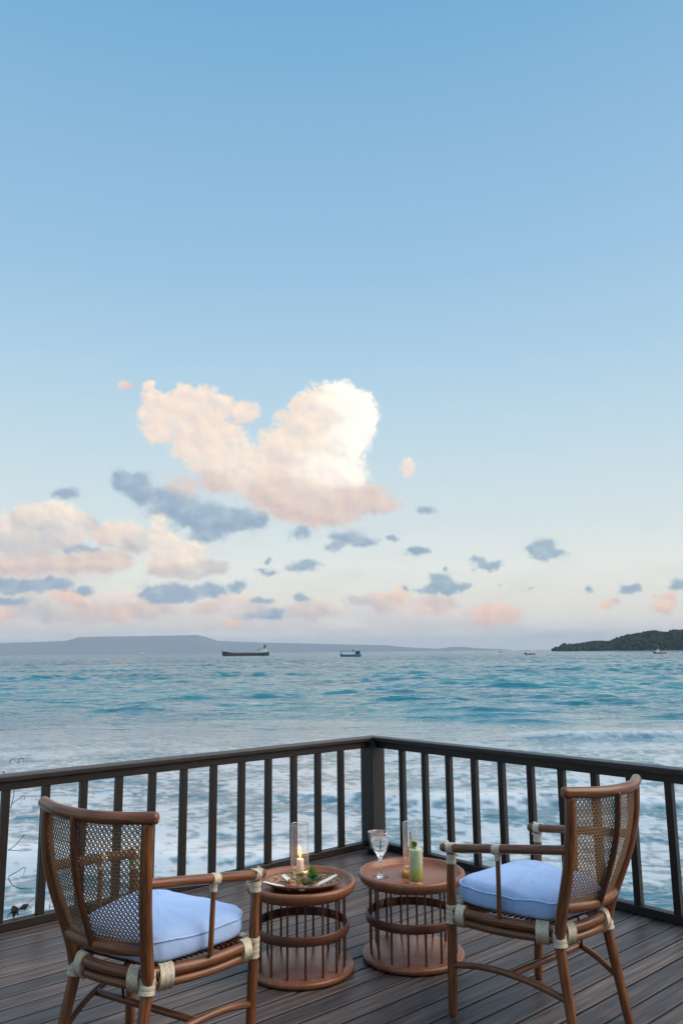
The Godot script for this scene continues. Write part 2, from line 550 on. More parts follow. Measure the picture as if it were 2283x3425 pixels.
# ---------------------------------------------------------------- materials (base colours are linear)
func lin(r: float, g: float, b: float, a := 1.0) -> Color:
	var c := Color(r, g, b).linear_to_srgb()
	c.a = a
	return c


func noise_picture(seed_: int, freq: float, dark: Color, light: Color, octaves := 4, w := 512, h := 512) -> NoiseTexture2D:
	var n := FastNoiseLite.new()
	n.seed = seed_
	n.frequency = freq
	n.noise_type = FastNoiseLite.TYPE_SIMPLEX_SMOOTH
	n.fractal_octaves = octaves
	var t := NoiseTexture2D.new()
	t.width = w
	t.height = h
	t.seamless = true
	t.noise = n
	var g := Gradient.new()
	g.offsets = PackedFloat32Array([0.1, 0.9])
	g.colors = PackedColorArray([dark, light])
	t.color_ramp = g
	return t


func plain(color: Color, rough := 0.6, spec := 0.5) -> StandardMaterial3D:
	var m := StandardMaterial3D.new()
	m.albedo_color = color
	m.roughness = rough
	m.metallic_specular = spec
	return m


func grained(color: Color, grain: Texture2D, scale: Vector3, rough := 0.5, relief := 0.0, relief_map: Texture2D = null) -> StandardMaterial3D:
	var m := plain(color, rough)
	m.albedo_texture = grain
	m.uv1_scale = scale
	if relief > 0.0:
		m.heightmap_enabled = true
		m.heightmap_texture = relief_map if relief_map else grain
		m.heightmap_scale = relief
	return m


func glass(alpha := 0.0, scale := 0.05) -> StandardMaterial3D:
	var m := StandardMaterial3D.new()
	m.albedo_color = Color(1, 1, 1, alpha)
	m.roughness = 0.0
	m.refraction_enabled = true
	m.refraction_scale = scale
	m.transparency = BaseMaterial3D.TRANSPARENCY_ALPHA
	return m


func make_materials() -> void:
	var streak := noise_picture(3, 0.02, Color(0.62, 0.6, 0.58), Color(1, 1, 1), 5)
	var bumpy := noise_picture(8, 0.03, Color(0, 0, 0), Color(1, 1, 1), 5)
	var faint := noise_picture(4, 0.02, Color(0.84, 0.82, 0.80), Color(1, 1, 1), 5)
	var blotch := noise_picture(5, 0.008, Color(0.6, 0.58, 0.6), Color(1, 1, 1), 6)
	M.cane = grained(lin(0.26, 0.10, 0.040), streak, Vector3(1.0, 0.6, 1), 0.28)
	M.cane_dark = grained(lin(0.15, 0.055, 0.024), streak, Vector3(1.0, 0.6, 1), 0.36)
	M.weave = grained(lin(0.33, 0.20, 0.105), streak, Vector3(9, 9, 1), 0.5)
	M.binding = grained(lin(0.64, 0.59, 0.46), noise_picture(41, 0.02, Color(0.86, 0.85, 0.82), Color(1, 1, 1), 4), Vector3(2.0, 6.0, 1), 0.45)
	M.slat = plain(lin(0.30, 0.25, 0.16), 0.5)
	M.cushion = grained(lin(0.41, 0.60, 0.93), noise_picture(21, 0.09, Color(0.95, 0.95, 0.96), Color(1, 1, 1), 3), Vector3(6, 6, 1), 0.85, 0.06, bumpy)
	M.cushion.rim_enabled = true
	M.cushion.rim = 0.3
	M.piping = plain(lin(0.40, 0.57, 0.89), 0.85)
	M.table = grained(lin(0.28, 0.108, 0.05), faint, Vector3(7.0, 0.8, 1), 0.27)
	M.table_dark = grained(lin(0.13, 0.048, 0.026), faint, Vector3(1, 0.8, 1), 0.36)
	var board := noise_picture(15, 0.018, Color(0.74, 0.73, 0.73), Color(1, 1, 1), 5)
	M.decks = []
	for k in 6:
		var tone: Color = [lin(0.215, 0.165, 0.14), lin(0.16, 0.128, 0.115), lin(0.235, 0.175, 0.145), lin(0.13, 0.105, 0.098), lin(0.19, 0.152, 0.138), lin(0.255, 0.19, 0.155)][k]
		var m := grained(tone, board, Vector3(8.0, 0.35, 1), 0.42, 0.05)
		m.uv1_offset = Vector3(0.17 * k, 0.31 * k, 0)
		m.detail_enabled = true
		m.detail_blend_mode = BaseMaterial3D.BLEND_MODE_MUL
		m.detail_albedo = blotch
		m.detail_uv_layer = BaseMaterial3D.DETAIL_UV_1
		M.decks.append(m)
	M.house = grained(lin(0.06, 0.04, 0.03), streak, Vector3(4.0, 0.6, 1), 0.6)
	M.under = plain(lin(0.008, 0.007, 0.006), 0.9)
	M.rail = grained(lin(0.018, 0.0115, 0.009), streak, Vector3(12.0, 0.8, 1), 0.5, 0.03)
	M.rail_cap = grained(lin(0.028, 0.021, 0.019), streak, Vector3(12.0, 0.8, 1), 0.42, 0.03)
	M.seawall = grained(lin(0.16, 0.15, 0.14), blotch, Vector3(0.7, 0.7, 1), 0.9)
	M.brass = plain(lin(0.75, 0.52, 0.22), 0.28)
	M.brass.metallic = 1.0
	M.glass = glass()
	M.pane = plain(Color(1, 1, 1, 0.03), 0.0)
	M.pane.transparency = BaseMaterial3D.TRANSPARENCY_ALPHA
	M.water_in_glass = glass(0.0, 0.033)
	M.wax = plain(lin(0.82, 0.72, 0.62), 0.5)
	M.wax.subsurf_scatter_enabled = true
	M.wax.subsurf_scatter_strength = 0.4
	M.wick = plain(lin(0.02, 0.02, 0.02), 0.9)
	M.flame = plain(Color(1, 0.75, 0.35), 1.0)
	M.flame.emission_enabled = true
	M.flame.emission = Color(1.0, 0.76, 0.40)
	M.flame.emission_energy_multiplier = 1.3
	M.china = plain(lin(0.74, 0.75, 0.70), 0.16)
	M.tinted = plain(Color.WHITE, 0.5)
	M.tinted.vertex_color_use_as_albedo = true
	M.basket = plain(Color.WHITE, 0.6)
	M.basket.vertex_color_use_as_albedo = true
	M.salmon = grained(lin(0.62, 0.27, 0.17), noise_picture(31, 0.06, Color(0.55, 0.5, 0.42), Color(1, 1, 1), 3), Vector3(3, 3, 1), 0.35)
	M.rice = grained(lin(0.62, 0.50, 0.33), noise_picture(32, 0.07, Color(0.5, 0.45, 0.25), Color(1, 1, 1), 3), Vector3(3, 3, 1), 0.4)
	M.curry = grained(lin(0.55, 0.30, 0.08), noise_picture(33, 0.07, Color(0.4, 0.5, 0.25), Color(1, 1, 1), 3), Vector3(3, 3, 1), 0.4)
	M.leaf = plain(lin(0.065, 0.15, 0.022), 0.45)
	M.leaf.backlight_enabled = true
	M.leaf.backlight = Color(0.35, 0.5, 0.15)
	M.leaf_dark = plain(lin(0.02, 0.05, 0.028), 0.4)
	M.leaf_dry = plain(lin(0.05, 0.03, 0.02), 0.8)
	M.twig = plain(lin(0.035, 0.03, 0.022), 0.8)
	M.drink = plain(Color.WHITE, 0.25)
	M.drink.vertex_color_use_as_albedo = true
	M.drink.subsurf_scatter_enabled = true
	M.drink.subsurf_scatter_strength = 0.5
	M.black = plain(lin(0.012, 0.012, 0.012), 0.4)
	M.pink_cup = plain(lin(0.62, 0.45, 0.36), 0.5)
	M.tie = plain(lin(0.02, 0.018, 0.02), 0.9)
	# the sea: its own colour comes from the water body and the foam, the rest is the mirrored sky
	var sea := plain(Color.WHITE, 0.05, 0.62)
	sea.vertex_color_use_as_albedo = true
	var ripple := FastNoiseLite.new()
	ripple.seed = 12
	ripple.frequency = 0.016
	ripple.noise_type = FastNoiseLite.TYPE_SIMPLEX_SMOOTH
	ripple.fractal_octaves = 5
	ripple.fractal_gain = 0.6
	# long-crested ripples: steep along the way the waves run, gentle along their crests
	var bumps := ripple.get_seamless_image(1024, 1024)
	bumps.convert(Image.FORMAT_RGBA8)
	bumps.bump_map_to_normal_map(6.0)
	var px := bumps.get_data()
	for k in range(0, px.size(), 4):
		px[k] = 128 + int((px[k] - 128) * 0.3)
	var rt := ImageTexture.create_from_image(Image.create_from_data(1024, 1024, false, Image.FORMAT_RGBA8, px))
	sea.normal_enabled = true
	sea.normal_texture = rt
	sea.normal_scale = 0.5
	# further out, waves too small to be modelled act as a rougher surface
	M.sea = sea
	M.sea_mid = sea.duplicate()
	M.sea_mid.normal_scale = 1.0
	M.sea_mid.roughness = 0.06
	M.sea_mid.metallic_specular = 0.38
	M.sea_open = sea.duplicate()
	M.sea_open.normal_scale = 1.0
	M.sea_open.roughness = 0.07
	M.sea_open.metallic_specular = 0.22
	M.sea_far = sea.duplicate()
	M.sea_far.normal_scale = 1.0
	M.sea_far.roughness = 0.1
	M.sea_far.metallic_specular = 0.12


# ---------------------------------------------------------------- the sea
var swells := []
var chop := FastNoiseLite.new()
var froth := FastNoiseLite.new()
var web := FastNoiseLite.new()


func breaker(x: float, z: float, line: float, bend: float, x0: float, x1: float, width: float) -> float:
	var wob := chop.get_noise_2d(x * 0.35 + line * 7.0, line * 13.0) * bend
	var d := z - (line + wob)
	var along := smoothstep(x0, x0 + 6.0, x) * (1.0 - smoothstep(x1 - 6.0, x1, x))
	var front := clampf(d / width, -1.0, 1.0)
	# steep towards the shore (+z), gentle behind
	var s := exp(-pow(d / (width * (0.45 if d > 0.0 else 1.2)), 2.0))
	return s * along * (0.7 + 0.3 * front)


func sea_height(x: float, z: float) -> float:
	var far := -z
	var open := smoothstep(54.0, 125.0, far)
	var group := 0.55 + 0.75 * smoothstep(-0.35, 0.45, chop.get_noise_2d(x * 0.10 + 31.0, z * 0.16))
	var amp := 0.10 + 0.9 * open * group
	var n1 := chop.get_noise_2d(x * 0.75, z * 1.9)
	var n2 := chop.get_noise_2d(x * 1.5 + 55.0, z * 4.2 + 9.0)
	var n3 := froth.get_noise_2d(x * 1.0, z * 1.6)
	var h := amp * (0.40 * (n1 + 0.9 * n1 * absf(n1)) + 0.13 * n2 + 0.045 * n3)
	h += 0.035 * n3 * (1.0 - open) + 0.10 * chop.get_noise_2d(x * 0.5 + 7.0, z * 1.1) * (1.0 - open)
	h += 0.55 * breaker(x, z, -50.0, 3.0, 9.0, 60.0, 2.2)
	h += 0.42 * breaker(x, z, -30.0, 2.5, -5.0, 16.0, 1.6)
	h += 0.22 * breaker(x, z, -23.0, 2.0, -20.0, 4.0, 1.3)
	for q in swells:
		if absf(z - q[0]) < 9.0:
			h += q[4] * breaker(x, z, q[0], 4.0, q[1], q[2], q[3])
	return h


func sea_color(x: float, z: float) -> Color:
	var far := -z
	var deep := Color(0.001, 0.125, 0.185)
	var mid := Color(0.002, 0.175, 0.22)
	var near := Color(0.01, 0.11, 0.16)
	var patch := smoothstep(-0.4, 0.4, froth.get_noise_2d(x * 0.03, z * 0.05))
	var c := mid.lerp(deep, patch)
	c = c.lerp(deep, smoothstep(150.0, 500.0, far))
	c = near.lerp(c, smoothstep(45.0, 75.0, far))
	# foam: lace over the wash zone, thick on the breakers, a few streaks further out
	var lace := web.get_noise_2d(x * 1.8, z * 2.2) * 0.5 + 0.5
	var cloud := froth.get_noise_2d(x * 0.30, z * 0.42)
	var fine := froth.get_noise_2d(x * 2.2, z * 2.9)
	var wash := 1.0 - smoothstep(38.0, 60.0, far)
	var f := wash * smoothstep(0.0, 0.5, cloud * 1.1 + fine * 1.1 + 0.34 - lace * 0.8)
	f *= 0.95
	var film := smoothstep(66.0, 52.0, far) * 0.12
	f = maxf(f, film * (0.75 + 0.5 * cloud))
	var crest := maxf(breaker(x, z + 0.8, -50.0, 3.0, 9.0, 60.0, 3.0), maxf(breaker(x, z + 0.5, -30.0, 2.5, -5.0, 16.0, 2.4), breaker(x, z + 0.3, -23.0, 2.0, -20.0, 4.0, 2.0)))
	c = c.lerp(Color(0.47, 0.54, 0.60), clampf(f, 0.0, 0.95))
	return c.lerp(Color(0.72, 0.77, 0.80), clampf(crest * 1.3 * smoothstep(-0.45, 0.2, fine + cloud * 0.5 + 0.2), 0.0, 0.95))


func build_sea() -> void:
	var r_ := RandomNumberGenerator.new()
	r_.seed = 52
	for k in 34:
		var z_ := -62.0 - 12.0 * k * 0.25 - 0.11 * k * k
		var x_ := r_.randf_range(-0.46, 0.40) * -z_
		var l_ := r_.randf_range(13.0, 22.0)
		swells.append([z_, x_, x_ + l_, r_.randf_range(1.0, 1.9), r_.randf_range(0.28, 0.5)])
	chop.seed = 5
	chop.frequency = 0.11
	chop.noise_type = FastNoiseLite.TYPE_SIMPLEX_SMOOTH
	chop.fractal_octaves = 2
	froth.seed = 9
	froth.frequency = 0.55
	froth.noise_type = FastNoiseLite.TYPE_SIMPLEX_SMOOTH
	froth.fractal_octaves = 4
	web.seed = 14
	web.frequency = 0.5
	web.noise_type = FastNoiseLite.TYPE_CELLULAR
	web.cellular_return_type = FastNoiseLite.RETURN_DISTANCE2_SUB
	web.domain_warp_enabled = true
	web.domain_warp_amplitude = 1.6
	web.domain_warp_frequency = 0.35
	var cols := 560
	var rows := 760
	var r0 := 7.0
	var r1 := 1600.0
	var span := deg_to_rad(43.0)
	var v := PackedVector3Array()
	var n := PackedVector3Array()
	var uv := PackedVector2Array()
	var col := PackedColorArray()
	var idx := PackedInt32Array()
	var w := cols + 1
	v.resize((rows + 1) * w)
	n.resize((rows + 1) * w)
	uv.resize((rows + 1) * w)
	col.resize((rows + 1) * w)
	for i in rows + 1:
		var r := r0 * pow(r1 / r0, float(i) / rows)
		var fade := 1.0 - smoothstep(900.0, 1600.0, r)
		for j in w:
			var a := -span + 2.0 * span * j / cols
			var x := sin(a) * r
			var z := -cos(a) * r
			var k := i * w + j
			v[k] = Vector3(x, SEA_LEVEL + sea_height(x, z) * fade, z)
			uv[k] = Vector2(x / 46.0, z / 27.0)
			col[k] = sea_color(x, z)
	for i in rows + 1:
		for j in w:
			var k := i * w + j
			var dx: Vector3 = v[i * w + mini(j + 1, cols)] - v[i * w + maxi(j - 1, 0)]
			var dz: Vector3 = v[mini(i + 1, rows) * w + j] - v[maxi(i - 1, 0) * w + j]
			var nn := dx.cross(dz)
			n[k] = (nn if nn.y > 0.0 else -nn).normalized()
	idx.resize(rows * cols * 6)
	var at := 0
	for i in rows:
		for j in cols:
			var a := i * w + j
			idx[at] = a
			idx[at + 1] = a + w
			idx[at + 2] = a + 1
			idx[at + 3] = a + 1
			idx[at + 4] = a + w
			idx[at + 5] = a + w + 1
			at += 6
	# the rest of the sheet, out to the horizon and round the sides
	var s := Shape.new()
	var rings := [1600.0, 2500.0, 4500.0, 9000.0, 18000.0, 30000.0]
	for part_ in 2:
		var a0 := -span if part_ == 0 else span
		var a1 := span if part_ == 0 else TAU - span
		var list: Array = rings if part_ == 0 else [7.0, 60.0, 300.0] + rings
		var steps := 64 if part_ == 0 else 90
		var lines := []
		for r in list:
			var line := []
			for j in steps + 1:
				var a := a0 + (a1 - a0) * j / steps
				var p := Vector3(sin(a) * r, SEA_LEVEL, -cos(a) * r)
				s.tint = sea_color(p.x, p.z) if r > 100.0 else Color(0.10, 0.24, 0.30)
				line.append(s.vert(p, Vector3.UP, Vector2(p.x / 46.0, p.z / 27.0)))
			lines.append(line)
		for i in list.size() - 1:
			for j in steps:
				s.quad(lines[i][j], lines[i][j + 1], lines[i + 1][j + 1], lines[i + 1][j])
	var first := v.size()
	v.append_array(s.v)
	n.append_array(s.n)
	uv.append_array(s.uv)
	col.append_array(s.col)
	for q in s.idx:
		idx.append(q + first)
	var m := ArrayMesh.new()
	var lists := [PackedInt32Array(), PackedInt32Array(), PackedInt32Array(), PackedInt32Array()]
	for q in range(0, idx.size(), 3):
		var p: Vector3 = v[idx[q]]
		var far := Vector2(p.x, p.z).length() + minf(16.0 + 0.25 * -p.z, 80.0) * chop.get_noise_2d(p.x * 0.3, p.z * 0.5)
		lists[0 if far < 70.0 else (1 if far < 190.0 else (2 if far < 430.0 else 3))].append_array(idx.slice(q, q + 3))
	for k in 4:
		# each band takes only the points that it uses
		var map := {}
		var bv := PackedVector3Array()
		var bn := PackedVector3Array()
		var bu := PackedVector2Array()
		var bc := PackedColorArray()
		var bi := PackedInt32Array()
		for q in lists[k]:
			if not map.has(q):
				map[q] = bv.size()
				bv.append(v[q])
				bn.append(n[q])
				bu.append(uv[q])
				bc.append(col[q])
			bi.append(map[q])
		var arr := []
		arr.resize(Mesh.ARRAY_MAX)
		arr[Mesh.ARRAY_VERTEX] = bv
		arr[Mesh.ARRAY_NORMAL] = bn
		arr[Mesh.ARRAY_TEX_UV] = bu
		arr[Mesh.ARRAY_COLOR] = bc
		arr[Mesh.ARRAY_INDEX] = bi
		m.add_surface_from_arrays(Mesh.PRIMITIVE_TRIANGLES, arr)
		m.surface_set_material(k, [M.sea, M.sea_mid, M.sea_open, M.sea_far][k])
	struct("sea", m, null)


# ---------------------------------------------------------------- far land
func profile_at(p: Array, az: float) -> float:
	if az <= p[0][0]:
		return p[0][1]
	for i in range(1, p.size()):
		if az <= p[i][0]:
			return lerpf(p[i - 1][1], p[i][1], (az - p[i - 1][0]) / (p[i][0] - p[i - 1][0]))
	return p[-1][1]


func ridge(p: Array, dist: float, depth: float, steps: int, rough: float, seed_: int, lumps: float) -> Mesh:
	# a range of hills: shore at dist, crest at dist + depth, then down again behind
	var n := FastNoiseLite.new()
	n.seed = seed_
	n.frequency = 1.0
	n.fractal_octaves = 4
	var rows := []
	for k in 11:
		var t := float(k) / 10.0
		var line := []
		for j in steps + 1:
			var az: float = lerpf(p[0][0], p[-1][0], float(j) / steps)
			var d := dist + depth * 2.0 * t
			var rise := sin(PI * t)
			var top: float = tan(deg_to_rad(profile_at(p, az))) * (dist + depth)
			var a := deg_to_rad(az)
			var bump := n.get_noise_2d(az * lumps, t * 3.0) * rough * rise * minf(1.0, top / (rough * 3.0))
			line.append(Vector3(sin(a) * d, SEA_LEVEL - 1.0 + maxf(0.0, (top * pow(rise, 0.8) + bump)), -cos(a) * d))
		rows.append(line)
	var s := Shape.new()
	s.sheet(rows, false, true)
	# make sure that it faces up
	for i in s.n.size():
		if s.n[i].y < 0.0:
			s.n[i] = -s.n[i]
	return s.mesh()


func build_land() -> void:
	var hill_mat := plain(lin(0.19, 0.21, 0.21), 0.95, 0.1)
	var island := [[-34.0, 0.35], [-30.0, 0.62], [-26.0, 0.78], [-23.2, 0.80], [-20.9, 0.86], [-19.05, 0.93], [-18.26, 1.19], [-15.8, 1.21], [-13.3, 1.24], [-10.26, 1.27], [-9.74, 1.15], [-8.87, 0.86], [-6.78, 0.75], [-4.1, 0.66], [0.0, 0.53], [3.0, 0.43], [5.0, 0.24], [7.0, 0.14], [7.6, 0.27], [8.8, 0.25], [9.6, 0.14], [11.6, 0.05], [12.0, 0.0]]
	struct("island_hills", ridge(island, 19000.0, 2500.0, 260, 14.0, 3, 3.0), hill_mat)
	var head := [[14.55, 0.02], [14.7, 0.16], [14.82, 0.23], [15.26, 0.30], [15.95, 0.33], [16.64, 0.43], [17.33, 0.56], [18.0, 0.53], [18.34, 0.52], [18.85, 0.70], [19.6, 0.95], [20.5, 1.06], [21.2, 1.22], [21.67, 1.14], [22.07, 1.06], [22.4, 1.2], [23.0, 1.2], [25.0, 1.5], [28.0, 1.7], [32.0, 1.3], [38.0, 0.8]]
	var earth := plain(lin(0.028, 0.045, 0.032), 0.95, 0.1)
	var dist := 2500.0
	var depth := 260.0
	struct("headland", ridge(head, dist, depth, 200, 5.0, 8, 7.0), earth)
	# its wood: countless crowns that read as one mass
	var crown := Shape.new()
	var n := FastNoiseLite.new()
	n.seed = 2
	n.frequency = 1.7
	var rows := []
	for i in 6:
		var a := PI * i / 5.0
		var line := []
		for j in 9:
			var b := TAU * j / 9.0
			var d := Vector3(sin(a) * cos(b), cos(a) * 0.8, sin(a) * sin(b))
			line.append(d * (1.0 + 0.7 * n.get_noise_3dv(d)))
		rows.append(line)
	crown.sheet(rows, true, true)
	for i in crown.n.size():
		if crown.n[i].dot(crown.v[i]) < 0.0:
			crown.n[i] = -crown.n[i]
	var mm := MultiMesh.new()
	mm.transform_format = MultiMesh.TRANSFORM_3D
	mm.use_colors = true
	mm.mesh = crown.mesh()
	mm.instance_count = 6500
	for i in mm.instance_count:
		var az := rng.randf_range(14.6, 34.0)
		var t := rng.randf_range(0.0, 0.62)
		var d := dist + depth * 2.0 * t
		var top: float = tan(deg_to_rad(profile_at(head, az))) * (dist + depth)
		var y := SEA_LEVEL - 1.0 + maxf(0.0, top * pow(sin(PI * t), 0.8))
		var size := rng.randf_range(2.2, 6.0) * (0.5 if top < 14.0 else 1.0)
		if rng.randf() < 0.05:
			size *= 1.5
		var a := deg_to_rad(az)
		mm.set_instance_transform(i, Transform3D(Basis(Vector3.UP, rng.randf() * TAU).scaled(Vector3(size, size * rng.randf_range(0.7, 1.3), size)), Vector3(sin(a) * d, y + size * 0.3, -cos(a) * d)))
		var g := rng.randf_range(0.55, 1.6)
		mm.set_instance_color(i, Color(0.020 * g, 0.036 * g, 0.026 * g))
	var wood := MultiMeshInstance3D.new()
	wood.name = "headland_wood"
	wood.multimesh = mm
	var wm := plain(Color.WHITE, 0.9, 0.1)
	wm.vertex_color_use_as_albedo = true
	wood.material_override = wm
	add_child(wood)
	wood.set_meta("kind", "stuff")
	tag(wood, "dark green wood covering the headland at the right of the horizon", "trees")


# ---------------------------------------------------------------- the terrace
func build_deck() -> void:
	var deck := Node3D.new()
	deck.name = numbered("deck")
	add_child(deck)
	deck.position = RAIL_CORNER
	deck.rotation.y = RAIL_TURN
	deck.set_meta("kind", "structure")
	var pitch := 0.1147
	var gap := 0.0135
	var meshes := {}
	var r := RandomNumberGenerator.new()
	r.seed = 31
	var z := -0.02
	var row := 0
	while z < 6.6:
		var joint: float = -9.0 + 0.6 * (row % 7) if row != 1 else -2.9
		var runs := [[-10.0, joint - 0.002], [joint + 0.002, -0.02]]
		for q in runs:
			var size := snappedf(q[1] - q[0], 0.001)
			if not meshes.has(size):
				meshes[size] = box_mesh(Vector3(size, 0.032, pitch - gap), 0.0016)
			var p := part("plank", meshes[size], M.decks[r.randi() % 6], deck)
			p.position = Vector3((q[0] + q[1]) * 0.5, -0.016 - r.randf() * 0.0015, z + pitch * 0.5)
			if r.randf() < 0.5:
				p.rotation.y = PI
		z += pitch
		row += 1
	var joists_and_shade := Shape.new()
	for k in 14:
		joists_and_shade.box(Vector3(-0.3 - k * 0.72, -0.105, 3.3), Vector3(0.06, 0.14, 6.6), 0.0)
	joists_and_shade.box(Vector3(-5.0, -0.0130, 3.28), Vector3(9.9, 0.0200, 6.5), 0.0)  # added dark sheet below the board tops, standing in for shade in the gaps
	joists_and_shade.box(Vector3(-5.0, -0.25, 3.3), Vector3(9.9, 0.12, 6.6), 0.0)
	part("joist_frame_and_gap_shade", joists_and_shade.mesh(), M.under, deck)
	var wall := struct("sea_wall", box_mesh(Vector3(9.7, 4.2, 6.4), 0.02, Vector3(-5.0, -2.41, 3.35)), M.seawall)
	wall.position = RAIL_CORNER
	wall.rotation.y = RAIL_TURN


	# the house that the terrace belongs to, behind the viewer: a timber wall
	var house := struct("house_wall", box_mesh(Vector3(10.5, 3.0, 0.25), 0.01, Vector3(-6.25, 1.5, 7.0)), M.house)
	house.position = RAIL_CORNER
	house.rotation.y = RAIL_TURN


func build_railing() -> void:
	for side in 2:
		var label: String = ["dark brown wooden balustrade running from the corner post to the left", "dark brown wooden balustrade running from the corner post to the right, behind the right chair"][side]
		var rail := thing("balustrade", label, "railing", RAIL_CORNER, RAIL_TURN, "balustrades round the terrace")
		var length: float = [6.5, 5.2][side]
		var along := Vector3(-1, 0, 0) if side == 0 else Vector3(0, 0, 1)
		var inward := Vector3(0, 0, 1) if side == 0 else Vector3(-1, 0, 0)
		var line := inward * 0.05
		var size := func(l: float, h: float, w: float) -> Vector3: return Vector3(l, h, w) if side == 0 else Vector3(w, h, l)
		# the cap is mitred where the two runs meet
		var cap := Shape.new()
		var e0 := 0.004
		var prof := [Vector2(0.0, 0.770), Vector2(0.0, 0.789), Vector2(0.006, 0.7953), Vector2(0.098, 0.7953), Vector2(0.104, 0.789), Vector2(0.104, 0.770), Vector2(0.098, 0.765), Vector2(0.006, 0.765)]
		for i in prof.size():
			var a: Vector2 = prof[i]
			var b: Vector2 = prof[(i + 1) % prof.size()]
			var d := (b - a).normalized()
			var nn := inward * -d.y + Vector3.UP * d.x
			nn = nn if nn.dot(inward * (a.x + b.x - 0.104) + Vector3.UP * (a.y + b.y - 1.56)) > 0.0 else -nn
			var pts := [inward * a.x + Vector3.UP * a.y + along * (a.x + e0 * 0.5), inward * b.x + Vector3.UP * b.y + along * (b.x + e0 * 0.5), inward * b.x + Vector3.UP * b.y + along * length, inward * a.x + Vector3.UP * a.y + along * length]
			cap.face(pts, nn, [Vector2(a.x + a.y, 0.0), Vector2(b.x + b.y, 0.0), Vector2(b.x + b.y, length), Vector2(a.x + a.y, length)])
		part("cap_rail", cap.mesh(), M.rail_cap, rail)
		var start := 0.128
		part("top_rail", box_mesh(size.call(length - start, 0.048, 0.045), 0.003, line + along * (start + length) * 0.5 + Vector3.UP * 0.740), M.rail, rail)
		part("bottom_rail", box_mesh(size.call(length - start, 0.046, 0.056), 0.003, line + along * (start + length) * 0.5 + Vector3.UP * 0.0235), M.rail, rail)
		var post := box_mesh(Vector3(0.04, 0.67, 0.04), 0.002)
		var first: float = [0.373, 0.366][side]
		var step: float = [0.2177, 0.2255][side]
		for k in 24:
			var s := first + step * k
			if s > length - 0.05:
				break
			var b := part("baluster", post, M.rail, rail)
			b.position = line + along * s + Vector3.UP * 0.3815
		if side == 0:
			part("corner_post", box_mesh(Vector3(0.13, 0.765, 0.13), 0.003, Vector3(-0.0655, 0.3825, 0.0655)), M.rail, rail)


# ---------------------------------------------------------------- rattan armchairs
func wrap_mesh(a: Vector3, b: Vector3, r: float, squash := Vector2.ONE, coil := 0.007) -> Mesh:
	# strips of rattan skin wound round a joint: each turn is a low rounded ridge
	var s := Shape.new()
	var turns := maxi(2, roundi((b - a).length() / coil))
	var pts := []
	var rad := []
	for i in turns:
		for k in 4:
			var t: float = (i + [0.04, 0.3, 0.7, 0.96][k]) / turns
			pts.append(a.lerp(b, t))
			rad.append(r * [0.965, 1.0, 1.0, 0.965][k] + 0.0006 * sin(i * 2.3 + k))
	s.tube(pts, rad, 18, false, squash)
	return s.mesh()


func cane_panel() -> Mesh:
	# woven cane between the back posts: a curved sheet with thickness, pierced by staggered round holes
	var s := Shape.new()
	var place := func(u: float, t: float, off: float) -> Vector3:
		var h := lerpf(0.492, 0.896, t)
		var post := back_post_point(h)
		var half := post.x - 0.004
		var bulge := lerpf(0.042, 0.062, t)
		var x := (u * 2.0 - 1.0) * half
		return Vector3(x, h, post.z - bulge * (1.0 - (u * 2.0 - 1.0) * (u * 2.0 - 1.0)) + off)
	var nr := 34
	var nc := 27
	for layer in 2:
		var off := 0.0014 if layer == 0 else -0.0014
		var nn := Vector3(0, 0.12, 1.0).normalized() if layer == 0 else Vector3(0, -0.12, -1.0).normalized()
		for r in nr:
			var shift := 0.5 if r % 2 == 1 else 0.0
			for c in range(-1, nc):
				var u0 := (c + shift) / nc
				var u1 := (c + 1 + shift) / nc
				if u1 <= 0.001 or u0 >= 0.999:
					continue
				var whole := u0 >= -0.001 and u1 <= 1.001
				u0 = clampf(u0, 0.0, 1.0)
				u1 = clampf(u1, 0.0, 1.0)
				var v0 := float(r) / nr
				var v1 := float(r + 1) / nr
				if not whole:
					s.face([place.call(u0, v0, off), place.call(u1, v0, off), place.call(u1, v1, off), place.call(u0, v1, off)], nn)
					continue
				var outer := []
				var inner := []
				for k in 8:
					var a := TAU * k / 8.0 + PI / 8.0
					var cx := cos(a)
					var cy := sin(a)
					var m := maxf(absf(cx), absf(cy))
					outer.append(s.vert(place.call(lerpf(u0, u1, 0.5 + 0.5 * cx / m), lerpf(v0, v1, 0.5 + 0.5 * cy / m), off), nn, Vector2(cx, cy)))
					inner.append(s.vert(place.call(lerpf(u0, u1, 0.5 + 0.285 * cx), lerpf(v0, v1, 0.5 + 0.295 * cy), off * 0.55), (nn + Vector3(-cx, -cy, 0) * 0.7).normalized(), Vector2(cx * 0.6, cy * 0.6)))
				for k in 8:
					s.quad(outer[k], outer[(k + 1) % 8], inner[(k + 1) % 8], inner[k])
	return s.mesh()


func back_post_point(h: float) -> Vector3:
	# the middle line of a back post (left one as the sitter has it), by height
	var keys := [Vector3(0.163, 0.335, -0.163), Vector3(0.173, 0.454, -0.189), Vector3(0.208, 0.640, -0.250), Vector3(0.226, 0.780, -0.277), Vector3(0.229, 0.898, -0.284)]
	for i in keys.size() - 1:
		if h <= keys[i + 1].y or i == keys.size() - 2:
			var t: float = (h - keys[i].y) / (keys[i + 1].y - keys[i].y)
			return keys[i].cubic_interpolate(keys[i + 1], keys[maxi(i - 1, 0)], keys[mini(i + 2, keys.size() - 1)], t)
	return keys[0]


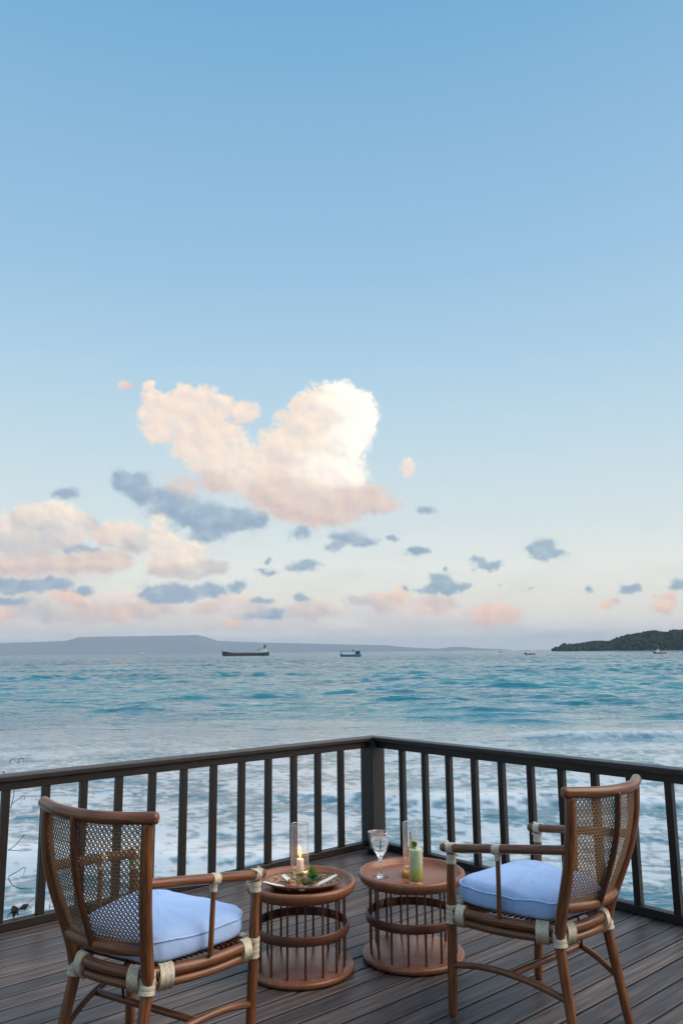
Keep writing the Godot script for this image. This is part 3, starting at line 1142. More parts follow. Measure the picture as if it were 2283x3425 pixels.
func cushion_point(l: Array, a: float, n: FastNoiseLite) -> Vector3:
	var c := cos(a)
	var s := sin(a)
	var e := lerpf(1.0, 0.46, smoothstep(0.0, 0.75, l[0]))
	var px := signf(c) * pow(absf(c), e)
	var pz := signf(s) * pow(absf(s), e)
	var z: float = 0.052 + pz * 0.232 * l[0]
	var half := lerpf(0.19, 0.285, (z + 0.18) / 0.47)
	var p := Vector3(px * half * l[0], l[1], z)
	var w := n.get_noise_3d(p.x * 1.3, p.y * 3.0, p.z * 1.3)
	p.y += w * 0.009 * clampf((l[1] - 0.42) / 0.05, 0.0, 1.0) - (0.006 * (1.0 - absf(s)) * l[0] if l[1] < 0.5 else 0.0)
	var out := Vector3(c, 0, s)
	return p + out * n.get_noise_3d(p.x * 2.0 + 9.0, p.y * 2.0, p.z * 2.0) * 0.007 * l[0]


func cushion_noise(seed_: int) -> FastNoiseLite:
	var n := FastNoiseLite.new()
	n.seed = seed_
	n.frequency = 6.0
	n.fractal_octaves = 4
	return n


func piping_mesh(seed_: int) -> Mesh:
	var n := cushion_noise(seed_)
	var pts := []
	for j in 97:
		pts.append(cushion_point([0.992, 0.4905], TAU * j / 96.0, n))
	var s := Shape.new()
	s.tube(pts, same(0.0034, 97), 8, false)
	return s.mesh()


func cushion_mesh(seed_: int) -> Mesh:
	var n := cushion_noise(seed_)
	var layers := [[0.0, 0.424], [0.6, 0.422], [0.9, 0.424], [0.97, 0.429], [0.995, 0.440], [1.0, 0.456], [0.997, 0.474], [0.985, 0.489], [0.968, 0.4975], [0.93, 0.507], [0.86, 0.5145], [0.75, 0.522], [0.6, 0.529], [0.42, 0.534], [0.2, 0.537], [0.0, 0.538]]
	var rows := []
	var around := 96
	for l in layers:
		var line := []
		for j in around:
			line.append(cushion_point(l, TAU * j / around, n))
		rows.append(line)
	var sh := Shape.new()
	sh.sheet(rows, true, false, Vector2(1.0, 1.0))
	var mid := Vector3(0, 0.47, 0.045)
	for i in sh.n.size():
		if sh.n[i].dot(sh.v[i] - mid) < 0.0:
			sh.n[i] = -sh.n[i]
	return sh.mesh()


func build_chairs() -> void:
	var chair := thing("rattan_armchair", "rattan armchair at the left, seen from behind, facing the table with food", "armchair", Vector3(-0.7223, 0, -3.041), 0.0, "rattan armchairs on the terrace")
	var front := func(sx: float, h: float) -> Vector3: return Vector3(sx * lerpf(0.285, 0.297, h / 0.632), h, lerpf(0.256, 0.243, h / 0.632))
	var rear := func(sx: float, h: float) -> Vector3: return Vector3(sx * lerpf(0.182, 0.160, h / 0.39), h, lerpf(-0.238, -0.160, h / 0.39))
	for sx in [1.0, -1.0]:
		var l := Shape.new()
		l.tube([front.call(sx, 0.0), front.call(sx, 0.02), front.call(sx, 0.2), front.call(sx, 0.4), front.call(sx, 0.625)], [0.0175, 0.0185, 0.019, 0.0188, 0.0175], 16)
		part("front_leg", l.mesh(), M.cane, chair)
		l = Shape.new()
		l.tube([rear.call(sx, 0.0), rear.call(sx, 0.02), rear.call(sx, 0.2), rear.call(sx, 0.37)], [0.0165, 0.0175, 0.019, 0.0205], 16)
		part("rear_leg", l.mesh(), M.cane, chair)
		var keys := []
		for h in [0.345, 0.4, 0.454, 0.55, 0.64, 0.72, 0.80, 0.902]:
			var p := back_post_point(h)
			keys.append(Vector3(p.x * sx, p.y, p.z))
		part("back_post", bent(keys, 0.0225, 16, 22, 0.0205), M.cane, chair)
		var arm_end := back_post_point(0.70)
		part("arm_rest", bent([Vector3(sx * 0.2965, 0.629, 0.288), Vector3(sx * 0.297, 0.634, 0.235), Vector3(sx * 0.268, 0.664, 0.03), Vector3(sx * arm_end.x, 0.705, arm_end.z)], 0.0172, 14, 16), M.cane, chair)
		var sb := Vector3(sx * 0.262, 0.412, 0.031)
		part("arm_strut", rod(sb, Vector3(sx * 0.268, 0.655, 0.028), 0.0098, 12, 0.0088), M.cane, chair)
		# two poles on each side of the seat, bowed outwards
		for k in 2:
			var y: float = [0.398, 0.3625][k]
			var r: float = [0.0185, 0.0155][k]
			part("seat_rail", bent([Vector3(sx * 0.291, y, 0.246), Vector3(sx * 0.262, y - 0.004, 0.09), Vector3(sx * 0.222, y - 0.002, -0.045), Vector3(sx * 0.163, y, -0.163)], r, 14, 16), M.cane, chair)
		var m0: Vector3 = front.call(sx, 0.19)
		var m1: Vector3 = rear.call(sx, 0.165)
		var mid := m0.lerp(m1, 0.5) + Vector3(sx * 0.012, 0.036, 0)
		part("side_stretcher", bent([m0, m0.lerp(m1, 0.25) + Vector3(sx * 0.008, 0.027, 0), mid, m0.lerp(m1, 0.75) + Vector3(sx * 0.008, 0.027, 0), m1], 0.0125, 12, 18), M.cane, chair)
		# bindings of pale rattan skin
		part("binding", wrap_mesh(front.call(sx, 0.348), front.call(sx, 0.418), 0.0225), M.binding, chair)
		part("binding", wrap_mesh(Vector3(sx * 0.285, 0.381, 0.222), Vector3(sx * 0.279, 0.381, 0.185), 0.0262, Vector2(1.0, 1.62)), M.binding, chair)
		part("binding", wrap_mesh(Vector3(sx * 0.265, 0.381, 0.246), Vector3(sx * 0.235, 0.381, 0.246), 0.0262, Vector2(1.0, 1.62)), M.binding, chair)
		part("binding", wrap_mesh(rear.call(sx, 0.338) + Vector3(0, 0, -0.001), rear.call(sx, 0.412) + Vector3(0, 0, -0.006), 0.0275), M.binding, chair)
		part("binding", wrap_mesh(Vector3(sx * 0.177, 0.381, -0.136), Vector3(sx * 0.199, 0.381, -0.092), 0.0262, Vector2(1.0, 1.62)), M.binding, chair)
		part("binding", wrap_mesh(Vector3(sx * 0.138, 0.381, -0.175), Vector3(sx * 0.100, 0.381, -0.185), 0.0262, Vector2(1.0, 1.62)), M.binding, chair)
		part("binding", wrap_mesh(Vector3(sx * 0.297, 0.632, 0.258), Vector3(sx * 0.2955, 0.635, 0.226), 0.0215), M.binding, chair)
		part("binding", wrap_mesh(front.call(sx, 0.575), front.call(sx, 0.612), 0.0205), M.binding, chair)
		part("binding", wrap_mesh(Vector3(sx * 0.27, 0.660, 0.047), Vector3(sx * 0.2665, 0.664, 0.012), 0.0205), M.binding, chair)
		part("binding", wrap_mesh(Vector3(sx * 0.2673, 0.622, 0.0285), Vector3(sx * 0.268, 0.647, 0.028), 0.0128), M.binding, chair)
		# the crossed strips on the outside of the arm joint
		var x := Shape.new()
		for q in [-1.0, 1.0]:
			x.tube([Vector3(sx * 0.277, 0.607, 0.243 + q * 0.02), Vector3(sx * 0.318, 0.626, 0.243), Vector3(sx * 0.313, 0.650, 0.243 - q * 0.016), Vector3(sx * 0.29, 0.656, 0.243 - q * 0.02)], [0.0035, 0.004, 0.004, 0.0035], 8)
		part("binding", x.mesh(), M.binding, chair)
	part("crossbar", rod(Vector3(0.236, 0.208, 0.012), Vector3(-0.236, 0.208, 0.012), 0.0125), M.cane, chair)
	for k in 2:
		var y: float = [0.398, 0.3625][k]
		var r: float = [0.0185, 0.0155][k]
		part("seat_rail", rod(Vector3(-0.291, y, 0.246), Vector3(0.291, y, 0.246), r), M.cane, chair)
		part("seat_rail", bent([Vector3(-0.163, y, -0.166), Vector3(-0.08, y, -0.188), Vector3(0, y, -0.194), Vector3(0.08, y, -0.188), Vector3(0.163, y, -0.166)], r, 14, 16), M.cane, chair)
	var p := back_post_point(0.48)
	part("lower_back_rail", bent([Vector3(-p.x, 0.484, p.z), Vector3(-0.09, 0.484, p.z - 0.032), Vector3(0, 0.484, p.z - 0.042), Vector3(0.09, 0.484, p.z - 0.032), Vector3(p.x, 0.484, p.z)], 0.0225, 14, 16), M.cane, chair)
	part("top_back_rail", bent([Vector3(-0.262, 0.914, -0.276), Vector3(-0.135, 0.910, -0.330), Vector3(0, 0.908, -0.346), Vector3(0.135, 0.910, -0.330), Vector3(0.262, 0.914, -0.276)], 0.0205, 16, 22), M.cane, chair)
	part("back_bar", bent([Vector3(0.012, 0.478, p.z - 0.052), Vector3(0.017, 0.62, -0.305), Vector3(0.022, 0.76, -0.345), Vector3(0.024, 0.905, -0.358)], 0.0115, 12, 14), M.cane_dark, chair)
	var weave := part("cane_panel", cane_panel(), M.weave, chair)
	weave.set_meta("kind", "stuff")
	var slats := Shape.new()
	for k in 19:
		var z := -0.15 + 0.021 * k
		var half := lerpf(0.165, 0.288, (z + 0.165) / 0.41)
		slats.box(Vector3(0, 0.413, z), Vector3(half * 2.0, 0.006, 0.009), 0.001)
	part("seat_slats", slats.mesh(), M.cane_dark, chair).set_meta("kind", "stuff")
	chair.basis = Basis(Vector3.UP, -0.4954 + PI) * Basis(Vector3.BACK, 0.02) * Basis(Vector3.RIGHT, 0.012)
	var other: Node3D = chair.duplicate()
	other.name = numbered("rattan_armchair")
	add_child(other)
	other.position = Vector3(0.8029, 0, -3.4239)
	other.basis = Basis(Vector3.UP, 0.7168 + PI) * Basis(Vector3.BACK, 0.014) * Basis(Vector3.RIGHT, -0.012)
	tag(other, "rattan armchair at the right, turned to the left, facing the table with the glasses", "armchair", "rattan armchairs on the terrace")
	for k in 2:
		var c: Node3D = [chair, other][k]
		var cu := thing("seat_cushion", ["pale blue seat cushion lying on the left rattan armchair", "pale blue seat cushion lying on the right rattan armchair"][k], "cushion", c.position, 0.0, "seat cushions")
		cu.basis = c.basis
		part("cover", cushion_mesh(5 + k), M.cushion, cu)
		part("piping", piping_mesh(5 + k), M.piping, cu)
		var tie := Shape.new()
		var tx := -0.06 if k == 0 else 0.02
		tie.tube(curve([Vector3(tx, 0.43, -0.15), Vector3(tx + 0.005, 0.40, -0.165), Vector3(tx + 0.004, 0.35, -0.17), Vector3(tx - 0.004, 0.305, -0.168)], 8), same(0.0045, 9), 6)
		part("tie", tie.mesh(), M.tie, cu)


# ---------------------------------------------------------------- round rattan side tables
func build_tables() -> void:
	var table := thing("side_table", "round wooden side table with a basket of food on its tray", "side table", Vector3(-0.207, 0, -3.93), 0.15, "round slatted side tables")
	var base := Shape.new()
	base.lathe([Vector2(0, 0.002), Vector2(0.228, 0.002), Vector2(0.239, 0.005), Vector2(0.2435, 0.012), Vector2(0.2435, 0.020), Vector2(0.240, 0.027), Vector2(0.232, 0.030), Vector2(0, 0.030)], 72)
	part("base_disc", base.mesh(), M.table, table)
	var ring := Shape.new()
	ring.lathe([Vector2(0.210, 0.171), Vector2(0.213, 0.168), Vector2(0.219, 0.168), Vector2(0.2225, 0.172), Vector2(0.2225, 0.204), Vector2(0.219, 0.208), Vector2(0.213, 0.208), Vector2(0.210, 0.205), Vector2(0.210, 0.171)], 72)
	part("middle_ring", ring.mesh(), M.table_dark, table)
	var stick := rod(Vector3(0, 0.028, 0), Vector3(0, 0.342, 0), 0.0058, 10, 0.0045)
	for k in 16:
		var r := part("spindle", stick, M.table_dark, table)
		var a := TAU * k / 16.0
		r.position = Vector3(cos(a) * 0.2045, 0, sin(a) * 0.2045)
	var tray := Shape.new()
	tray.lathe([Vector2(0, 0.336), Vector2(0.222, 0.336), Vector2(0.234, 0.339), Vector2(0.246, 0.348), Vector2(0.254, 0.362), Vector2(0.2565, 0.376), Vector2(0.254, 0.385), Vector2(0.248, 0.3895), Vector2(0.241, 0.389), Vector2(0.234, 0.383), Vector2(0.226, 0.371), Vector2(0.218, 0.362), Vector2(0.208, 0.358), Vector2(0, 0.358)], 80)
	part("tray_top", tray.mesh(), M.table, table)
	var other: Node3D = table.duplicate()
	other.name = numbered("side_table")
	add_child(other)
	other.position = Vector3(0.32, 0, -4.07)
	other.rotation.y = 0.6
	tag(other, "round wooden side table with a wine glass and a green cocktail", "side table", "round slatted side tables")


# ---------------------------------------------------------------- what stands on the tables
func candle_set(at: Vector3, which: int) -> void:
	var holder := thing("candle_holder", ["brass candle holder with glass chimney behind the basket of food", "brass candle holder with glass chimney behind the green cocktail"][which], "candle holder", at, 0.0, "glass chimney candle holders")
	var b := Shape.new()
	b.lathe([Vector2(0, 0.0), Vector2(0.0515, 0.0), Vector2(0.053, 0.002), Vector2(0.0492, 0.035), Vector2(0.048, 0.0365), Vector2(0.0462, 0.0365), Vector2(0.0455, 0.035), Vector2(0.0455, 0.008), Vector2(0, 0.008)], 48)
	part("brass_base", b.mesh(), M.brass, holder)
	var c := Shape.new()
	c.lathe([Vector2(0.0421, 0.0085), Vector2(0.0435, 0.0085), Vector2(0.0435, 0.2435), Vector2(0.0431, 0.2445), Vector2(0.0425, 0.2445), Vector2(0.0421, 0.2435), Vector2(0.0421, 0.0085)], 56)
	part("glass_chimney", c.mesh(), M.pane, holder)
	c = Shape.new()
	c.lathe([Vector2(0.0418, 0.2448), Vector2(0.0424, 0.2442), Vector2(0.0434, 0.2442), Vector2(0.0440, 0.2448), Vector2(0.0440, 0.2462), Vector2(0.0434, 0.2470), Vector2(0.0424, 0.2470), Vector2(0.0418, 0.2462), Vector2(0.0418, 0.2448)], 56)
	part("glass_rim", c.mesh(), M.glass, holder)
	var candle := thing("candle", ["lit white candle in the glass chimney on the left table", "lit white candle in the glass chimney on the right table, half behind the cocktail"][which], "candle", at + Vector3(0.002, 0.008, 0.002), 0.0, "lit candles")
	var s := Shape.new()
	s.lathe([Vector2(0, 0), Vector2(0.0168, 0), Vector2(0.0172, 0.004), Vector2(0.0170, 0.072), Vector2(0.0160, 0.0755), Vector2(0.0135, 0.0765), Vector2(0.009, 0.0745), Vector2(0, 0.0735)], 32)
	part("wax_body", s.mesh(), M.wax, candle)
	part("wick", rod(Vector3(0, 0.073, 0), Vector3(0.0008, 0.083, 0), 0.0008, 6), M.wick, candle)
	var f := Shape.new()
	f.lathe([Vector2(0, 0.080), Vector2(0.0030, 0.083), Vector2(0.0052, 0.090), Vector2(0.0056, 0.096), Vector2(0.0046, 0.106), Vector2(0.0028, 0.118), Vector2(0.0011, 0.128), Vector2(0, 0.133)], 16)
	part("flame", f.mesh(), M.flame, candle)
	var l := OmniLight3D.new()
	l.name = "candle_light"
	l.light_color = Color(1.0, 0.62, 0.28)
	l.light_energy = 0.003
	l.light_size = 0.004
	l.omni_range = 8.0
	l.omni_attenuation = 2.0
	l.shadow_enabled = true
	l.position = Vector3(0, 0.098, 0)
	candle.add_child(l)


func spoon_mesh() -> Mesh:
	# a china tasting spoon: its bowl at the origin, its handle along +x
	var s := Shape.new()
	for layer in 2:
		var rows := []
		for i in 25:
			var t := i / 24.0
			var x := lerpf(-0.030, 0.105, t)
			var bowl := clampf((x + 0.030) / 0.062, 0.0, 1.0)
			var w := 0.0
			var depth := 0.0
			if x < 0.03:
				w = 0.021 * pow(sin(PI * clampf(bowl * 0.86 + 0.02, 0.0, 1.0)), 0.5)
				depth = 0.012 * pow(sin(PI * clampf(bowl * 0.9 + 0.02, 0.0, 1.0)), 0.6)
			else:
				w = 0.0125
				depth = 0.004
			var join := smoothstep(0.012, 0.042, x)
			w = lerpf(w, lerpf(0.0125, 0.009, smoothstep(0.06, 0.105, x)), join)
			depth = lerpf(depth, 0.004, join)
			var lift := 0.012 + 0.026 * pow(clampf((x - 0.01) / 0.095, 0.0, 1.0), 1.2)
			if i == 24:
				w *= 0.5
			var line := []
			for j in 11:
				var a := lerpf(-1.0, 1.0, j / 10.0)
				line.append(Vector3(x, lift - depth * (1.0 - a * a) - layer * 0.0022 * (1.0 - 0.8 * absf(a)), a * w))
			rows.append(line)
		s.sheet(rows, false, layer == 1)
	for i in s.n.size():
		var up := i < s.n.size() / 2
		if (s.n[i].y < 0.0) == up:
			s.n[i] = -s.n[i]
	return s.mesh()


func bite_mesh(r: float, seed_: int, rough := 0.3, squash := 0.85) -> Mesh:
	var n := FastNoiseLite.new()
	n.seed = seed_
	n.frequency = 1.6
	n.fractal_octaves = 3
	var rows := []
	for i in 11:
		var a := PI * i / 10.0
		var line := []
		for j in 16:
			var b := TAU * j / 16.0
			var d := Vector3(sin(a) * cos(b), cos(a), sin(a) * sin(b))
			var k := r * (1.0 + rough * n.get_noise_3dv(d * 1.6))
			line.append(Vector3(d.x * k, d.y * k * squash, d.z * k))
		rows.append(line)
	var s := Shape.new()
	s.sheet(rows, true)
	for i in s.n.size():
		if s.n[i].dot(s.v[i]) < 0.0:
			s.n[i] = -s.n[i]
	return s.mesh()


func leaf_mesh(length: float, width: float, bend: float, fold := 0.3) -> Mesh:
	var s := Shape.new()
	var rows := []
	for i in 9:
		var t := i / 8.0
		var w := width * 0.5 * pow(sin(PI * clampf(t * 0.94 + 0.03, 0.0, 1.0)), 0.8) * (1.0 + 0.12 * sin(t * 40.0))
		var y := bend * t * t * length
		var line := []
		for j in 5:
			var a := lerpf(-1.0, 1.0, j / 4.0)
			line.append(Vector3(a * w, y + absf(a) * w * fold, t * length))
		rows.append(line)
	s.sheet(rows)
	for i in s.n.size():
		if s.n[i].y < 0.0:
			s.n[i] = -s.n[i]
	return s.mesh()


func build_table_things() -> void:
	candle_set(Vector3(-0.2205, 0.3582, -4.085), 0)
	candle_set(Vector3(0.3265, 0.3582, -4.085), 1)
	# the oval basket: coiled and stitched bands, dark and light
	var at := Vector3(-0.195, 0.3585, -3.925)
	var basket := thing("basket_plate", "oval brown woven basket plate holding spoons of food on the left table", "basket", at, 0.0)
	var body := Shape.new()
	var n := FastNoiseLite.new()
	n.seed = 6
	n.frequency = 0.9
	var prof := [[0.0, 0.004], [0.25, 0.004], [0.45, 0.004], [0.62, 0.005], [0.72, 0.008], [0.80, 0.014], [0.88, 0.021], [0.95, 0.027], [0.985, 0.030]]
	var rows := []
	var tints := []
	for k in 46:
		var t := k / 45.0 * (prof.size() - 1)
		var i := mini(int(t), prof.size() - 2)
		var r := lerpf(prof[i][0], prof[i + 1][0], t - i)
		var y := lerpf(prof[i][1], prof[i + 1][1], t - i)
		var line := []
		var tl := []
		for j in 144:
			var a := TAU * j / 144.0
			var over := 1.0 if (j / 2 + k / 2) % 2 == 0 else -1.0
			line.append(Vector3(cos(a) * 0.183 * r, y + over * 0.0011, sin(a) * 0.134 * r))
			var dark := n.get_noise_2d(k * 0.8, floorf(j / 3.0)) > -0.02
			var c := Color(0.11, 0.055, 0.03) if dark else Color(0.42, 0.27, 0.15)
			tl.append(c * (0.85 if over < 0.0 else 1.1))
		rows.append(line)
		tints.append(tl)
	body.sheet(rows, true, false, Vector2.ONE, tints)
	for i in body.n.size():
		if body.n[i].y < 0.0:
			body.n[i] = -body.n[i]
	var outer := []
	tints = []
	for k in 10:
		var r: float = [0.70, 0.74, 0.78, 0.82, 0.86, 0.90, 0.94, 0.97, 0.99, 1.0][k]
		var y: float = [0.0, 0.003, 0.0065, 0.010, 0.0135, 0.017, 0.021, 0.0245, 0.027, 0.029][k]
		var line := []
		var tl := []
		for j in 144:
			var a := TAU * j / 144.0
			line.append(Vector3(cos(a) * 0.184 * r, y, sin(a) * 0.135 * r))
			tl.append(Color(0.08, 0.04, 0.024) if (j / 2 + k) % 3 else Color(0.2, 0.11, 0.06))
		outer.append(line)
		tints.append(tl)
	body.sheet(outer, true, true, Vector2.ONE, tints)
	part("woven_body", body.mesh(), M.basket, basket)
	var rim := Shape.new()
	rows = []
	tints = []
	for j in 361:
		var a := TAU * j / 360.0
		var mid := Vector3(cos(a) * 0.183, 0.030, sin(a) * 0.134)
		var out := Vector3(cos(a) / 0.183, 0, sin(a) / 0.134).normalized()
		var line := []
		var tl := []
		for k in 10:
			var b := TAU * k / 10.0
			var wave := sin(a * 84.0 + b)
			line.append(mid + (out * cos(b) + Vector3.UP * sin(b)) * (0.0042 + 0.0008 * wave))
			tl.append(Color(0.22, 0.12, 0.065) if wave > 0.2 else Color(0.07, 0.035, 0.02))
		rows.append(line)
		tints.append(tl)
	rim.sheet(rows, true, false, Vector2.ONE, tints)
	for i in rim.n.size():
		var a := rim.v[i]
		var e := Vector3(a.x, 0, a.z)
		var c := Vector3(a.x / 0.183, 0, a.z / 0.134).normalized()
		var mid := Vector3(c.x * 0.183, 0.030, c.z * 0.134)
		if rim.n[i].dot(a - mid) < 0.0:
			rim.n[i] = -rim.n[i]
		e = e
	part("stitched_rim", rim.mesh(), M.basket, basket)
	# dark leaves laid under the spoons
	var bed := thing("leaf_bed", "dark green narrow leaves laid in the basket under the spoons", "leaves", at + Vector3(0, 0.008, 0), 0.0)
	var blades := [leaf_mesh(0.085, 0.011, 0.1), leaf_mesh(0.07, 0.009, 0.22), leaf_mesh(0.10, 0.010, 0.05)]
	var r := RandomNumberGenerator.new()
	r.seed = 8
	for k in 44:
		var b := part("leaf", blades[k % 3], M.leaf_dark, bed)
		var a := TAU * k / 44.0 + r.randf_range(-0.15, 0.15)
		var o := r.randf_range(0.0, 0.35)
		b.position = Vector3(cos(a) * 0.12 * o, 0.003 + r.randf() * 0.009, sin(a) * 0.08 * o)
		var aim := Vector3(cos(a) * 1.25, 0, sin(a) * 0.8)
		b.rotation = Vector3(-r.randf_range(0.0, 0.16), atan2(aim.x, aim.z), r.randf_range(-0.5, 0.5))
	var spoon := spoon_mesh()
	var spots := [[Vector3(-0.246, 0.371, -3.829), PI + 0.28, "white china spoon with salmon bites, its handle to the left edge of the basket"], [Vector3(-0.205, 0.371, -3.820), PI * 0.5 + 0.75, "white china spoon in the middle of the basket, its bowl towards the viewer"], [Vector3(-0.150, 0.371, -3.838), 0.5, "white china spoon under the green herbs, its handle to the right edge of the basket"]]
	for q in spots:
		var o := MeshInstance3D.new()
		o.name = numbered("china_spoon")
		o.mesh = spoon
		o.material_override = M.china
		add_child(o)
		o.position = q[0]
		o.rotation.y = q[1]
		o.scale = Vector3.ONE * 1.22
		tag(o, q[2], "spoon", "china spoons in the basket")
	var foods := [
		["salmon_bite", "pink salmon morsels with green flecks on the left spoon", M.salmon, [[-0.262, 0.386, -3.834, 0.0125], [-0.245, 0.388, -3.832, 0.0135], [-0.252, 0.402, -3.842, 0.0125], [-0.232, 0.387, -3.838, 0.011]]],
		["rice_bite", "pale round bite behind the salmon morsels", M.rice, [[-0.243, 0.392, -3.872, 0.018], [-0.238, 0.408, -3.876, 0.012]]],
		["curried_bite", "yellow diced bites in the middle of the basket", M.curry, [[-0.212, 0.389, -3.862, 0.0125], [-0.200, 0.396, -3.868, 0.0115], [-0.188, 0.390, -3.866, 0.0125], [-0.205, 0.385, -3.850, 0.011], [-0.193, 0.404, -3.874, 0.0095]]],
		["tuna_bite", "pinkish brown morsel in the bowl of the middle spoon", M.salmon, [[-0.207, 0.384, -3.826, 0.0125], [-0.200, 0.385, -3.832, 0.011]]],
		["salmon_cube", "orange salmon cube on the right spoon under the herbs", M.salmon, [[-0.150, 0.386, -3.836, 0.0140], [-0.145, 0.396, -3.842, 0.0105]]]]
	var sd := 40
	for f in foods:
		var list: Array = f[3]
		var o := thing(f[0], f[1], "canape", Vector3(list[0][0], list[0][1] - list[0][3] * 0.8, list[0][2]), 0.0)
		for q in list:
			sd += 1
			var p := part("morsel", bite_mesh(q[3], sd, 0.55), f[2], o)
			p.position = Vector3(q[0], q[1], q[2]) - o.position
			p.rotation.y = sd
	herb("herb_sprig", "upright sprig of green leaves standing on the right spoon", Vector3(-0.150, 0.396, -3.848), 0.036, 22, 0.046, 0.027)
	# wine glass with cut flutes, and the water in it
	var g := thing("wine_glass", "fluted stemmed glass of water on the left side of the right table", "glass", Vector3(0.1705, 0.3585, -4.0735), 0.0)
	var s := Shape.new()
	s.lathe([Vector2(0, 0.0), Vector2(0.036, 0.0), Vector2(0.0388, 0.0012), Vector2(0.037, 0.0024), Vector2(0.022, 0.0045), Vector2(0.010, 0.009), Vector2(0.0062, 0.018), Vector2(0.0052, 0.035), Vector2(0.0056, 0.055), Vector2(0.0078, 0.072), Vector2(0.0125, 0.088), Vector2(0.0160, 0.0945), Vector2(0.0120, 0.0955), Vector2(0, 0.0940)], 48)
	part("stem", s.mesh(), M.glass, g)
	s = Shape.new()
	s.lathe([Vector2(0.0163, 0.0950), Vector2(0.0205, 0.103), Vector2(0.0305, 0.119), Vector2(0.0385, 0.135), Vector2(0.0430, 0.152), Vector2(0.0442, 0.168), Vector2(0.0436, 0.186), Vector2(0.0424, 0.204), Vector2(0.0418, 0.2062), Vector2(0.0412, 0.2055), Vector2(0.0412, 0.204), Vector2(0.0424, 0.186), Vector2(0.0430, 0.168)], 112, Vector3.ZERO, Vector2.ONE, 28, 0.0014, 0.113, 0.174)
	part("cut_bowl", s.mesh(), M.pane, g)
	s = Shape.new()
	s.lathe([Vector2(0.0410, 0.2062), Vector2(0.0414, 0.2055), Vector2(0.0422, 0.2055), Vector2(0.0426, 0.2062), Vector2(0.0422, 0.2070), Vector2(0.0414, 0.2070), Vector2(0.0410, 0.2062)], 48)
	part("glass_rim", s.mesh(), M.glass, g)
	var w := Shape.new()
	w.lathe([Vector2(0, 0.0960), Vector2(0.0140, 0.0962), Vector2(0.0195, 0.1037), Vector2(0.0295, 0.1190), Vector2(0.0375, 0.135), Vector2(0.0420, 0.152), Vector2(0.0432, 0.168), Vector2(0.0429, 0.178), Vector2(0, 0.178)], 112, Vector3.ZERO, Vector2.ONE, 28, 0.0020, 0.113, 0.174)
	part("water", w.mesh(), M.water_in_glass, g)
	# the cocktail
	g = thing("cocktail_glass", "tall straight glass of green and cloudy white cocktail at the front of the right table", "glass", Vector3(0.3325, 0.3585, -3.9475), 0.0)
	s = Shape.new()
	s.lathe([Vector2(0, 0.0), Vector2(0.0320, 0.0), Vector2(0.0335, 0.0015), Vector2(0.0338, 0.164), Vector2(0.0330, 0.1652), Vector2(0.0322, 0.1645), Vector2(0.0317, 0.163), Vector2(0.0313, 0.0165), Vector2(0.0300, 0.0145), Vector2(0, 0.0140)], 56)
	part("glass_wall", s.mesh(), M.pane, g)
	var d := Shape.new()
	var tone := FastNoiseLite.new()
	tone.seed = 3
	tone.frequency = 42.0
	tone.fractal_octaves = 3
	rows = []
	tints = []
	for k in 40:
		var y := lerpf(0.0160, 0.1560, clampf((k - 2) / 34.0, 0.0, 1.0))
		var rr := 0.0308 * (clampf(k / 2.0, 0.0, 1.0) if k < 3 else clampf((39.0 - k) / 3.0, 0.0, 1.0))
		var line := []
		var tl := []
		for j in 40:
			var a := TAU * j / 40.0
			var p := Vector3(cos(a) * rr, y, sin(a) * rr)
			var q := tone.get_noise_3dv(p)
			line.append(p + Vector3(0, 0.0022 * q if k > 36 else 0.0, 0))
			var h := (y - 0.016) / 0.14 + q * 0.05
			var c := Color(0.17, 0.23, 0.012).lerp(Color(0.36, 0.44, 0.03), smoothstep(0.0, 0.14, h))
			c = c.lerp(Color(0.46, 0.58, 0.10), smoothstep(0.14, 0.32, h)).lerp(Color(0.58, 0.68, 0.40), smoothstep(0.28, 0.46, h))
			tl.append(c * (1.0 + 0.22 * q))
		rows.append(line)
		tints.append(tl)
	d.sheet(rows, true, false, Vector2.ONE, tints)
	for i in d.n.size():
		if d.n[i].dot(d.v[i] - Vector3(0, 0.085, 0)) < 0.0:
			d.n[i] = -d.n[i]
	part("drink", d.mesh(), M.drink, g)
	herb("mint_sprig", "small sprig of mint on top of the green cocktail", Vector3(0.329, 0.513, -3.950), 0.026, 16, 0.022, 0.014)
	var cu := thing("cucumber_slice", "thin cucumber slice stuck upright in the cocktail behind the mint", "garnish", Vector3(0.320, 0.512, -3.958), 0.35)
	cu.rotation = Vector3(0.1, 0.5, 0.25)
	s = Shape.new()
	s.lathe([Vector2(0, -0.0012), Vector2(0.0145, -0.0012), Vector2(0.0145, 0.0012), Vector2(0, 0.0012)], 32)
	var flesh := part("flesh", s.mesh(), plain(lin(0.50, 0.58, 0.28), 0.4), cu)
	s = Shape.new()
	s.lathe([Vector2(0.0145, -0.0013), Vector2(0.0158, -0.0013), Vector2(0.0158, 0.0013), Vector2(0.0145, 0.0013)], 32)
	var skin := part("skin", s.mesh(), plain(lin(0.03, 0.07, 0.015), 0.4), cu)
	for o in [flesh, skin]:
		o.rotation.x = PI * 0.5
		o.position.y = 0.018
	var straw := MeshInstance3D.new()
	straw.name = "drinking_straw"
	straw.mesh = rod(Vector3(0, 0, 0), Vector3(-0.006, 0.085, -0.006), 0.0032, 10)
	straw.material_override = plain(lin(0.20, 0.17, 0.06), 0.5)
	add_child(straw)
	straw.position = Vector3(0.3165, 0.5, -3.962)
	tag(straw, "thin bamboo straw standing in the green cocktail", "straw")


